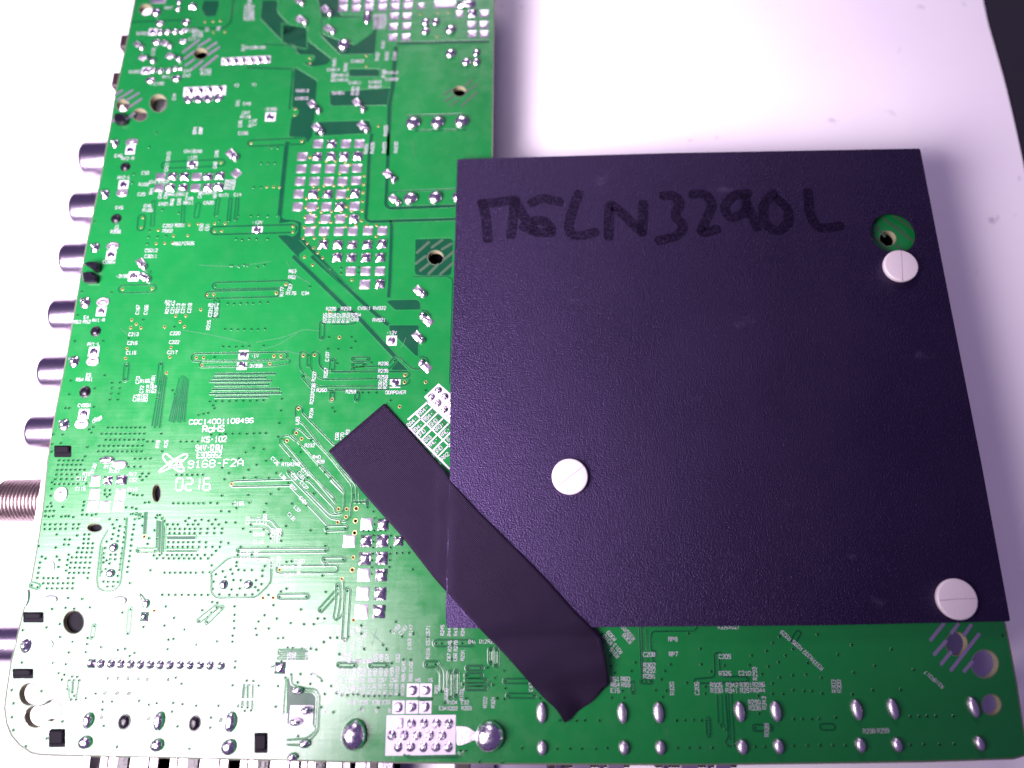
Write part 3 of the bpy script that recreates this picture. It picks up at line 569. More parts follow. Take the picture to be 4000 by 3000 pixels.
for t, w_, segs in [('B', 26, [(1760, 1020, 1840, 965), (1765, 1095, 1850, 1040), (1830, 1140, 1905, 1080), (1945, 1145, 2110, 995), (1990, 1000, 2110, 910), (1985, 930, 2050, 860)]),
                    ('D', 30, [(1740, 1345, 1865, 1235), (1900, 1290, 2010, 1210), (1725, 1465, 1830, 1385), (2010, 1310, 2110, 1250), (1775, 1540, 1875, 1460), (1865, 1575, 1965, 1475), (2030, 1420, 2130, 1340), (1990, 1580, 2125, 1460)]),
                    ('S', 20, [(1660, 780, 1720, 850), (1700, 700, 1960, 900), (1790, 690, 1950, 800), (1640, 860, 1760, 960), (1810, 920, 1880, 970)])]:
    for x1, y1, x2, y2 in segs:
        m = MB(); u = unit(t, x1, y1); polyfill(m, stadium([T(t, x1, y1, Z3), T(t, x2, y2, Z3)], w_/2*u)); m.build('mask_stripe', [M['stripe']], board)
# black plastic pegs of the jacks showing through the board
for t, x, y, rx, ry in [('C', 525, 420, 48, 46), ('C', 425, 980, 50, 48), ('E', 480, 815, 50, 52), ('E', 365, 1468, 54, 56), ('G', 920, 90, 52, 54), ('K', 1610, 1060, 74, 86), ('L', 400, 1080, 70, 88)]: place(PEGR, 'plastic_peg', t, x, y, rx, ry, 0.07)
def block(t, pts, h, name='plastic_clip', m_='black', z=Z3, r=0.05, taper=0.8):
    w = [T(t, x, y, z) for x, y in pts]; w = rounded(w + [w[0]], r, 3)[:-1]
    if sum(a.x*b.y - b.x*a.y for a, b in zip(w, w[1:] + w[:1])) < 0: w = w[::-1]
    c = sum(w, Vector())/len(w); n = len(w); mb = MB()
    vs_ = [p for p in w] + [p + Vector((0, 0, h*0.7)) for p in w] + [c + (p-c)*taper + Vector((0, 0, h)) for p in w]
    fs = [(i, (i+1) % n, (i+1) % n + n, i+n) for i in range(n)] + [(i+n, (i+1) % n + n, (i+1) % n + 2*n, i+2*n) for i in range(n)] + [tuple(range(2*n, 3*n))]
    mb.add(vs_, fs); return mb.build(name, [M[m_]], board)
block('A', [(150, 1270), (200, 1250), (265, 1275), (290, 1340), (220, 1365), (150, 1350)], 0.16)
block('E', [(380, 110), (440, 85), (545, 95), (545, 170), (500, 190), (450, 150)], 0.18); block('E', [(355, 200), (440, 185), (480, 220), (525, 235), (515, 300), (370, 300)], 0.14)
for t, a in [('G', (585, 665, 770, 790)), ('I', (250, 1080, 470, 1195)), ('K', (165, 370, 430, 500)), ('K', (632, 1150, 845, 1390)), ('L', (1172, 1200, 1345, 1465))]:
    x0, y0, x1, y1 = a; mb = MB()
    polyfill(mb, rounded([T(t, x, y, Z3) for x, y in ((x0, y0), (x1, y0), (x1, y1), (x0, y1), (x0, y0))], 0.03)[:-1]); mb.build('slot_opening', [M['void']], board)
    block(t, [(x0 + 10, y0 + 12), (x1 - 14, y0 + 12), (x1 - 18, y1 - 45), (x0 + 16, y1 - 40)], 0.05, 'plastic_clip', 'void')
for t, x, y, rx, ry in [('I', 795, 1190, 112, 126), ('G', 1690, 1180, 46, 96), ('G', 1022, 1553, 80, 46)]:   # dark sheet closing the drilling below its mouth
    mb = MB(); polyfill(mb, circ(t, x, y, rx, ry, 28, ZB-0.12)); mb.build('dark_infill', [M['void']], board)

# ------------------------------------------------------------------ plated drillings (vias)
via = MB()
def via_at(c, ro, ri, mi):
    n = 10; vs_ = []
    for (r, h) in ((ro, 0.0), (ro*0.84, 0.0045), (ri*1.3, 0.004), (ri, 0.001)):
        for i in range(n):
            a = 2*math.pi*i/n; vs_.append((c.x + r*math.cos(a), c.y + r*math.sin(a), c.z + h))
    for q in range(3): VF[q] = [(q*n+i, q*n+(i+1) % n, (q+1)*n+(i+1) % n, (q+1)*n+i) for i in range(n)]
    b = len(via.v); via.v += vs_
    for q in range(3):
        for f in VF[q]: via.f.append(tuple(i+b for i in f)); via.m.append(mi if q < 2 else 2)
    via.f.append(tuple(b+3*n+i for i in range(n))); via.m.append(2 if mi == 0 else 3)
VF = {}
def v(t, *pts):
    for x, y in pts: via_at(T(t, x, y, Z3+0.0005), 0.037, 0.018, 0)
def gv(t, *pts, k=1.0):
    for x, y in pts: via_at(T(t, x, y, Z3+0.0005), 0.042*k, 0.024*k, 1)
def row(t, x1, y1, x2, y2, n):
    v(t, *[(x1 + (x2-x1)*i/(n-1), y1 + (y2-y1)*i/(n-1)) for i in range(n)])
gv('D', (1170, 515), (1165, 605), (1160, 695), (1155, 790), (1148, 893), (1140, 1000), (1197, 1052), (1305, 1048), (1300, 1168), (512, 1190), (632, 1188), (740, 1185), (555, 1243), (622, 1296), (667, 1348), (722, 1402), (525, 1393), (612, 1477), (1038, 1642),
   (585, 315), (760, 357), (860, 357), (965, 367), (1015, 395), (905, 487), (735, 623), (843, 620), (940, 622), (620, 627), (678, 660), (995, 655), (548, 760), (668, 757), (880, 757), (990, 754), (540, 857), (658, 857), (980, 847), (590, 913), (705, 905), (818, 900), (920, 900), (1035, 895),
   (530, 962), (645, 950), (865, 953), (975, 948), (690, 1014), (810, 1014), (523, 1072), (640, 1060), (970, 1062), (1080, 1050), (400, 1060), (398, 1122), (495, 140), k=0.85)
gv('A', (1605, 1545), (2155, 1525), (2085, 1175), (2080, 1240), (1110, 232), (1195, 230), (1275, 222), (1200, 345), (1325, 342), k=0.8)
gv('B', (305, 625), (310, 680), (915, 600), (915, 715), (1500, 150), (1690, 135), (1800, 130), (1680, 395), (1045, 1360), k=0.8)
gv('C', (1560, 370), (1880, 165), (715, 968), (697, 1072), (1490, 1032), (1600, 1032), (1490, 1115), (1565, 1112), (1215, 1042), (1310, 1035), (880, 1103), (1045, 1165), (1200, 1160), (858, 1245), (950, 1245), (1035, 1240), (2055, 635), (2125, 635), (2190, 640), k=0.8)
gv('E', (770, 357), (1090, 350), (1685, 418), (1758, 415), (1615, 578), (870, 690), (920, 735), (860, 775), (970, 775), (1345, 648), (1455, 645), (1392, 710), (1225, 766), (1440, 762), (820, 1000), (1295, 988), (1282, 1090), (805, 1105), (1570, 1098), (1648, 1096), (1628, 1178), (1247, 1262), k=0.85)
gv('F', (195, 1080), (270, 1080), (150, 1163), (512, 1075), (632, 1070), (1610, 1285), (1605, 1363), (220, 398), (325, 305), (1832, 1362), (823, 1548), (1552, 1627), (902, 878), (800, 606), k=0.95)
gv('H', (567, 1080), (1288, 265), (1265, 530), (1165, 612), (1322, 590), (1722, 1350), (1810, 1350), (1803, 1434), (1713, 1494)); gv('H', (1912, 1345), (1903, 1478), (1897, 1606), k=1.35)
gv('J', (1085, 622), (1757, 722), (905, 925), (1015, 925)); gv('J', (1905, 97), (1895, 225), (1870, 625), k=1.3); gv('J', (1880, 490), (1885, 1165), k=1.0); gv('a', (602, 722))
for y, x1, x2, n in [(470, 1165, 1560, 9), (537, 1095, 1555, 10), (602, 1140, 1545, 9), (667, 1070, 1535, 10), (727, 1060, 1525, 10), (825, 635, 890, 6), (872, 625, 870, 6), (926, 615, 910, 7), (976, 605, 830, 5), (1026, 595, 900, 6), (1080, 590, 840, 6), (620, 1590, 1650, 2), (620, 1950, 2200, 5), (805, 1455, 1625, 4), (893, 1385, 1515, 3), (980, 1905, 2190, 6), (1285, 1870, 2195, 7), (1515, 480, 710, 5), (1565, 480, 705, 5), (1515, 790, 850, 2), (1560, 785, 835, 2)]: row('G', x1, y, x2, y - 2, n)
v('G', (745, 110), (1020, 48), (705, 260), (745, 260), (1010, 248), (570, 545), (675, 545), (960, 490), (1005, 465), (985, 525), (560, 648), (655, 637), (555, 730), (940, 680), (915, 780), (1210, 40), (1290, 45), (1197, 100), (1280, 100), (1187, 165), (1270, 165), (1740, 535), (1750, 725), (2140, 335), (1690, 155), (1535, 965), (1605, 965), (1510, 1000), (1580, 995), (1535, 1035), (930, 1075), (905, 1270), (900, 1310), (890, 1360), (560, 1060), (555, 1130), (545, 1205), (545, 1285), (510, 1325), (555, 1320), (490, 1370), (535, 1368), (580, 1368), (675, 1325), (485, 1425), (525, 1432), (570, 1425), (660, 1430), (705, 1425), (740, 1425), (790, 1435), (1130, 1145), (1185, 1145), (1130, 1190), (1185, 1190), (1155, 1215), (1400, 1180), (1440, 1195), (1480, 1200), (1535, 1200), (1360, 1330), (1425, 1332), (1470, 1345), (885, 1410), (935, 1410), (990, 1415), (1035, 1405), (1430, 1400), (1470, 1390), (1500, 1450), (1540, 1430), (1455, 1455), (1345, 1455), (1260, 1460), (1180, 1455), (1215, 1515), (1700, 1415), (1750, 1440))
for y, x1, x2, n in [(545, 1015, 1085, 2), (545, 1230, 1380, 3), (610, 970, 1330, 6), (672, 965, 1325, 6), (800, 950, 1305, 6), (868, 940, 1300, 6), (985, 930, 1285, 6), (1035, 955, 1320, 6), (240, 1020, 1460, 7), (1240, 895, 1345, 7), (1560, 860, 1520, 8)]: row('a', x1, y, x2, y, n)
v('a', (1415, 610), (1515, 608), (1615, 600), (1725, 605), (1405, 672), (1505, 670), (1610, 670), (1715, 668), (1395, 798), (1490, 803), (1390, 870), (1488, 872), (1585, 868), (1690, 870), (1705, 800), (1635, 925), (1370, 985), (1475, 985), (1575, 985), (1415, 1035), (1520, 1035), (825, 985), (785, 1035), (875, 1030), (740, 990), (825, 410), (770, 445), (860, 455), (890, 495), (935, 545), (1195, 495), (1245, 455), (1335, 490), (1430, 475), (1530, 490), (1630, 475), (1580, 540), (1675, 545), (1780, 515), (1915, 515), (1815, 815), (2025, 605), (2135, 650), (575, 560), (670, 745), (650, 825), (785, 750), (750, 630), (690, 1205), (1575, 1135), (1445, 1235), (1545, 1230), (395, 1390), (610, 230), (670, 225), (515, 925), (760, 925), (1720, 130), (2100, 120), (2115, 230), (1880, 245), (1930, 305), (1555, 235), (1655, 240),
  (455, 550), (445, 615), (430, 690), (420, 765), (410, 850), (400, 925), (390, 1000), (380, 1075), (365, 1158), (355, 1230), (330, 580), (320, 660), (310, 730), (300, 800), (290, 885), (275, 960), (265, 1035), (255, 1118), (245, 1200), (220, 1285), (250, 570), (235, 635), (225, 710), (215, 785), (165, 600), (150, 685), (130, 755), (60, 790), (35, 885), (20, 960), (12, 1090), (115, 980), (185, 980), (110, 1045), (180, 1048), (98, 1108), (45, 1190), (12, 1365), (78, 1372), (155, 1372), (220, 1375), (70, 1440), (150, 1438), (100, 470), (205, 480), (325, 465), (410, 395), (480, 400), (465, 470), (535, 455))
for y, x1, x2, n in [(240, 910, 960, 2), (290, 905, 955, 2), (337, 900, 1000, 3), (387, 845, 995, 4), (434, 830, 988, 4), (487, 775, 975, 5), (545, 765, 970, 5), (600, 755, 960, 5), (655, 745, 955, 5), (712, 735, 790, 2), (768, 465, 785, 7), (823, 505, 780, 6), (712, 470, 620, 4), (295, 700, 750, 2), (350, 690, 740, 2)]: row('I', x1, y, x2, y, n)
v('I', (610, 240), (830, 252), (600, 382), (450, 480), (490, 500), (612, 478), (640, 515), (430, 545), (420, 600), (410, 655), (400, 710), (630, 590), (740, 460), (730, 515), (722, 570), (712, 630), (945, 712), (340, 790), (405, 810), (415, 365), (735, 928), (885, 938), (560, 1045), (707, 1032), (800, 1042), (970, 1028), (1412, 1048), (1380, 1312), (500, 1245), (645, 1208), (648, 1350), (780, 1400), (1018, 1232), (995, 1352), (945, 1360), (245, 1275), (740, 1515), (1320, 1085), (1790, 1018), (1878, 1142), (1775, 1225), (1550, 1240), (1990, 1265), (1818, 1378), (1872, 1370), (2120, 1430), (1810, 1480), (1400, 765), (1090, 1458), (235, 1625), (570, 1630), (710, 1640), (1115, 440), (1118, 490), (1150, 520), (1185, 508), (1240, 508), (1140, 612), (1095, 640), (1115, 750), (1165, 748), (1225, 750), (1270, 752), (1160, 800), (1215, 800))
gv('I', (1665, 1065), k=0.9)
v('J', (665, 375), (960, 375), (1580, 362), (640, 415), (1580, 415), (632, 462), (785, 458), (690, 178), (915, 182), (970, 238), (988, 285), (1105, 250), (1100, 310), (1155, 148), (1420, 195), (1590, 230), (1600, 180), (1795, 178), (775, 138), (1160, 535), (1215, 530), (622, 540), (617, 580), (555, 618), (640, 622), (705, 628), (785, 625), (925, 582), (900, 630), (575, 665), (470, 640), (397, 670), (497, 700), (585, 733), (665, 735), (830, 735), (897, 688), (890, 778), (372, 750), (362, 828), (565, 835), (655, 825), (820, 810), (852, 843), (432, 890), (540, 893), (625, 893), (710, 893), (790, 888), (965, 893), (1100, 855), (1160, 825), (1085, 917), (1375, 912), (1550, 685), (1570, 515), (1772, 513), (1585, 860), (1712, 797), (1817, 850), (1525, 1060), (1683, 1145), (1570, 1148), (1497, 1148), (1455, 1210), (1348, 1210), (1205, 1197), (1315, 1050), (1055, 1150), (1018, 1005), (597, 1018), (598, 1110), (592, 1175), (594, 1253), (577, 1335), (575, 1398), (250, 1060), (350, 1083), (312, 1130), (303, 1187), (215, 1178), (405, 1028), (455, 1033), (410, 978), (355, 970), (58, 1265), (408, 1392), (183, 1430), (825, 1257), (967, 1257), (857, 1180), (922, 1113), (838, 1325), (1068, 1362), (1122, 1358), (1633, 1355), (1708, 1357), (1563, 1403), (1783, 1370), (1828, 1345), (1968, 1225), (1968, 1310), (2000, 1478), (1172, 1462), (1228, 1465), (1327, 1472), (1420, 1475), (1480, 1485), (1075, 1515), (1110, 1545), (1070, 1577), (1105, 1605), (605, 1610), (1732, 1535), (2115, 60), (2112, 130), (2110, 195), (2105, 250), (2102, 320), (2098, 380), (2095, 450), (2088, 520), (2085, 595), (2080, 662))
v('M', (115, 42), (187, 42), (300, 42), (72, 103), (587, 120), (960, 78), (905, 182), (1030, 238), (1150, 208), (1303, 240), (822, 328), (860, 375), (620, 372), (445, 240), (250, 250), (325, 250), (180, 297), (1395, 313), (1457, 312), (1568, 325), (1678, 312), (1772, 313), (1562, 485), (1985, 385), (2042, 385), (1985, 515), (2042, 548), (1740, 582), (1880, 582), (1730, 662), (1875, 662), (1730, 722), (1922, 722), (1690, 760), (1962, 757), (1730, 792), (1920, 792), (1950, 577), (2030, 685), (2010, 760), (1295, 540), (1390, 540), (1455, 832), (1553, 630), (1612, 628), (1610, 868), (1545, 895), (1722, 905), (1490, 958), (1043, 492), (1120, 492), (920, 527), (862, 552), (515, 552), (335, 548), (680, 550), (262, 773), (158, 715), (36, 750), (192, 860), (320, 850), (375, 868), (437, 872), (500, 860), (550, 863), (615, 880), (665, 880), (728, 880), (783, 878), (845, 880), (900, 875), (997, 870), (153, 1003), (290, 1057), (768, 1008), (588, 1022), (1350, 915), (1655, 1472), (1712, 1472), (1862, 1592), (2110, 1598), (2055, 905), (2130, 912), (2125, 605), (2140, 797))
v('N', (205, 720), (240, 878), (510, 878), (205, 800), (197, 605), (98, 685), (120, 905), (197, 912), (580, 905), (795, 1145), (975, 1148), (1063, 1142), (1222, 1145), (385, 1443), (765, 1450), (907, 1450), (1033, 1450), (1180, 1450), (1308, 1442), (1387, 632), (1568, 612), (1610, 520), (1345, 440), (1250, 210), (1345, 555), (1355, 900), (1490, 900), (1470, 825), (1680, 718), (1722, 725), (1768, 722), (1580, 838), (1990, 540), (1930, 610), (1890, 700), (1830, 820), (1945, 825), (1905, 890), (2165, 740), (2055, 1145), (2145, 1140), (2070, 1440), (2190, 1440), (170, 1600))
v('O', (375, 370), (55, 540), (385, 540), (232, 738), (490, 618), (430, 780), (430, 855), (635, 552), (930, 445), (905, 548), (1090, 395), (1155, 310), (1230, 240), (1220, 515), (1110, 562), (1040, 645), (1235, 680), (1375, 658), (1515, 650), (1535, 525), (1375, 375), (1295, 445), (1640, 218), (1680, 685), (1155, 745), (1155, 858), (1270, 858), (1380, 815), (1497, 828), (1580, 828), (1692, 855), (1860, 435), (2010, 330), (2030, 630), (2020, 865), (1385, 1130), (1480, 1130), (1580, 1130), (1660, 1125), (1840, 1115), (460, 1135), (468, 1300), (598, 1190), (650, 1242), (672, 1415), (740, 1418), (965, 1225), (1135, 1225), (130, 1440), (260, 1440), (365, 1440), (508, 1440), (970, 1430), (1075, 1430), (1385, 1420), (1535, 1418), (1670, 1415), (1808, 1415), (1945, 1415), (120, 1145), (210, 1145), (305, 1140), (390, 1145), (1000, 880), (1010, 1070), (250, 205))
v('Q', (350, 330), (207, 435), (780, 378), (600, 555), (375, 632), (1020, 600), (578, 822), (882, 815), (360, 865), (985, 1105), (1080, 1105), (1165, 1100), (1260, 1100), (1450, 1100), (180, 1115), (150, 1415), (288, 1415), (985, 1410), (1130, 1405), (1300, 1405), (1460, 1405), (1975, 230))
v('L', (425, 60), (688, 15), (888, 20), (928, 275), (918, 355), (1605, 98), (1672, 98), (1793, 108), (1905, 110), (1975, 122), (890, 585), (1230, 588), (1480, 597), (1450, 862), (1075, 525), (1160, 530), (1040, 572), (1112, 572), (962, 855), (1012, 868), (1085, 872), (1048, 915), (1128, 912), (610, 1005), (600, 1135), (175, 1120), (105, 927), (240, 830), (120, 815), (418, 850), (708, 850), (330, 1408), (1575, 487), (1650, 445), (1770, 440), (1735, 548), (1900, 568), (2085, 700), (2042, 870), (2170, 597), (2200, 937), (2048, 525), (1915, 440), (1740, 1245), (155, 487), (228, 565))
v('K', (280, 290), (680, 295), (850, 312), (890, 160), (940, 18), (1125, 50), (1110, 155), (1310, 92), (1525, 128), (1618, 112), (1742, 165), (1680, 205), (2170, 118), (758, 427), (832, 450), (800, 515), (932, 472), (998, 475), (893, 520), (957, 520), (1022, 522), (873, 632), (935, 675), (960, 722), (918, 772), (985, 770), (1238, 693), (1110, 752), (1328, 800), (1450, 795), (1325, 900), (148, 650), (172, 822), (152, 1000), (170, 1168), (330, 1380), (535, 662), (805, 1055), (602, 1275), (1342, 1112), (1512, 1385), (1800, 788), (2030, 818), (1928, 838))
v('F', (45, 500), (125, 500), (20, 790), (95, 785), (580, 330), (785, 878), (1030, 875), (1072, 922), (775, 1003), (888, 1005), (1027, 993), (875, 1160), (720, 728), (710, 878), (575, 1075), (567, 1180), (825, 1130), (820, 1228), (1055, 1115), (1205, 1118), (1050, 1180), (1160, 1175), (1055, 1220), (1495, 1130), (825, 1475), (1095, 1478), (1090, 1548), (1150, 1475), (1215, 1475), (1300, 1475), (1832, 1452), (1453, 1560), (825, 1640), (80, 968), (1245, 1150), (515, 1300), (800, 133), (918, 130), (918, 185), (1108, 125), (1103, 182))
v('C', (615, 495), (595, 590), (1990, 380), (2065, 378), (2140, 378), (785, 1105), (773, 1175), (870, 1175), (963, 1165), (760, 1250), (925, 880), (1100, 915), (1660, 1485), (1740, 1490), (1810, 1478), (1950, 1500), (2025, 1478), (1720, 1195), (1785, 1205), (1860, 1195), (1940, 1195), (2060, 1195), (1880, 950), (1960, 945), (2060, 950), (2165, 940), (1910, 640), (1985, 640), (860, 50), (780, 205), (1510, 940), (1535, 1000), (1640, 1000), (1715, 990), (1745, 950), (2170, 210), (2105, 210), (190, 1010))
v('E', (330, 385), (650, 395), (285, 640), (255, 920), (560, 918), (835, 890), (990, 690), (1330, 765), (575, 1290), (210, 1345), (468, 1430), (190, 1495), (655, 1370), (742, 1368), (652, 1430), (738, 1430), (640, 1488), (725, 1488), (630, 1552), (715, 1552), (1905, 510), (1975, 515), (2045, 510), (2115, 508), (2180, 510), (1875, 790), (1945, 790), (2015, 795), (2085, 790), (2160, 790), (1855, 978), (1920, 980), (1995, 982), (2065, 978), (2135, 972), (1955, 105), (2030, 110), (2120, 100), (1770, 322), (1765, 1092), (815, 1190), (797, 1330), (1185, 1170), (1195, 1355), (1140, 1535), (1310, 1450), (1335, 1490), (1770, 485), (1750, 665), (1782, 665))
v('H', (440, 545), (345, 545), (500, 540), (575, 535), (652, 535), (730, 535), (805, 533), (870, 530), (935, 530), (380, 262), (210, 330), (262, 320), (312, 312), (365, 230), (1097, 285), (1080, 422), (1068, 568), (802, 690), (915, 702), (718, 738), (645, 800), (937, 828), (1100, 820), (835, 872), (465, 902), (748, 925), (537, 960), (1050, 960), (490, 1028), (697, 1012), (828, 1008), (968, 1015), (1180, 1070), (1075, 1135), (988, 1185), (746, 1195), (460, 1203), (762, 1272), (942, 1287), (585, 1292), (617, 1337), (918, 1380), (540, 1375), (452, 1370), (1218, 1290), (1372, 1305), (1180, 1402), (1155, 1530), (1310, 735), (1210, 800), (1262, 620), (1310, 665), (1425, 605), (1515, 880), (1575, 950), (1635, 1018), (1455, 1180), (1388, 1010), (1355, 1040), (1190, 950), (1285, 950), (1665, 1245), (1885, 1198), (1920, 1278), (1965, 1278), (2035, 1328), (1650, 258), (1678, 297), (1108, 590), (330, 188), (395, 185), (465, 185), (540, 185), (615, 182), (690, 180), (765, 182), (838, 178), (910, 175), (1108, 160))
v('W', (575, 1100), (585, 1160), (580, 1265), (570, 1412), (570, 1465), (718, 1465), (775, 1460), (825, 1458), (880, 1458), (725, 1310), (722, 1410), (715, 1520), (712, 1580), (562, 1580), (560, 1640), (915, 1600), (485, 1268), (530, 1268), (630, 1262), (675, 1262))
vo_ = via.build('via_drillings', [M['mask'], M['ring'], M['dark'], M['rust']], board); vo_['kind'] = 'stuff'

# ------------------------------------------------------------------ printed legend: a stroke font on a 4 x 6 grid
FONT = {'0': '01 05 16 36 45 41 30 10 01', '1': '14 26 20|10 30', '2': '05 16 36 45 44 00 40', '3': '05 16 36 45 44 33 42 41 30 10 01|13 33', '4': '36 02 42|36 30', '5': '46 06 03 33 42 41 30 10 01',
        '6': '45 36 16 05 01 10 30 41 42 33 03', '7': '06 46 10', '8': '13 04 05 16 36 45 44 33 13 02 01 10 30 41 42 33', '9': '43 13 04 05 16 36 45 41 30 10 01', 'A': '00 04 26 44 40|02 42',
        'B': '00 06 36 45 44 33 03|33 42 41 30 00', 'C': '45 36 16 05 01 10 30 41', 'D': '00 06 36 45 41 30 00', 'E': '46 06 00 40|03 33', 'F': '46 06 00|03 33', 'G': '45 36 16 05 01 10 30 41 43 23', 'H': '06 00|46 40|03 43',
        'I': '16 36|26 20|10 30', 'K': '06 00|46 03 40', 'L': '06 00 40', 'M': '00 06 23 46 40', 'N': '00 06 40 46', 'O': '01 05 16 36 45 41 30 10 01', 'P': '00 06 36 45 44 33 03', 'Q': '01 05 16 36 45 41 30 10 01|22 40',
        'R': '00 06 36 45 44 33 03|23 40', 'S': '45 36 16 05 04 13 33 42 41 30 10 01', 'T': '06 46|26 20', 'U': '06 01 10 30 41 46', 'V': '06 20 46', 'W': '06 10 23 30 46', 'X': '00 46|06 40', 'Y': '06 23 46|23 20', 'Z': '06 46 00 40',
        '+': '13 33|24 22', '-': '13 33', 'o': '01 03 14 34 43 41 30 10 01', ' ': '', '.': '20 21'}
def word(t, x, y, txt, ang=0.0, h=35.0, adv=0.80, sw=0.125, name='printed_text', into=None):
    u = unit(t, x, y); hh = h*u; c = T(t, x, y, Z4); ca, sa = math.cos(math.radians(ang)), math.sin(math.radians(ang)); mb = MB() if into is None else into; n = len(txt)
    for k, g in enumerate(txt):
        for st in FONT.get(g, '').split('|'):
            pts = []
            for q in st.split():
                a = ((k - (n-1)/2)*adv - 0.30*(adv/0.8) + int(q[0])*0.15*(adv/0.8))*hh; b = (int(q[1])/6 - 0.5)*hh
                pts.append(Vector((c.x + a*ca - b*sa, c.y + a*sa + b*ca, c.z)))
            if len(pts) > 1: strip(mb, pts, [(-hh*sw/2, 0, 0), (hh*sw/2, 0, 0)])
    return mb.build(name, [M['silk']], board) if mb.f and into is None else None
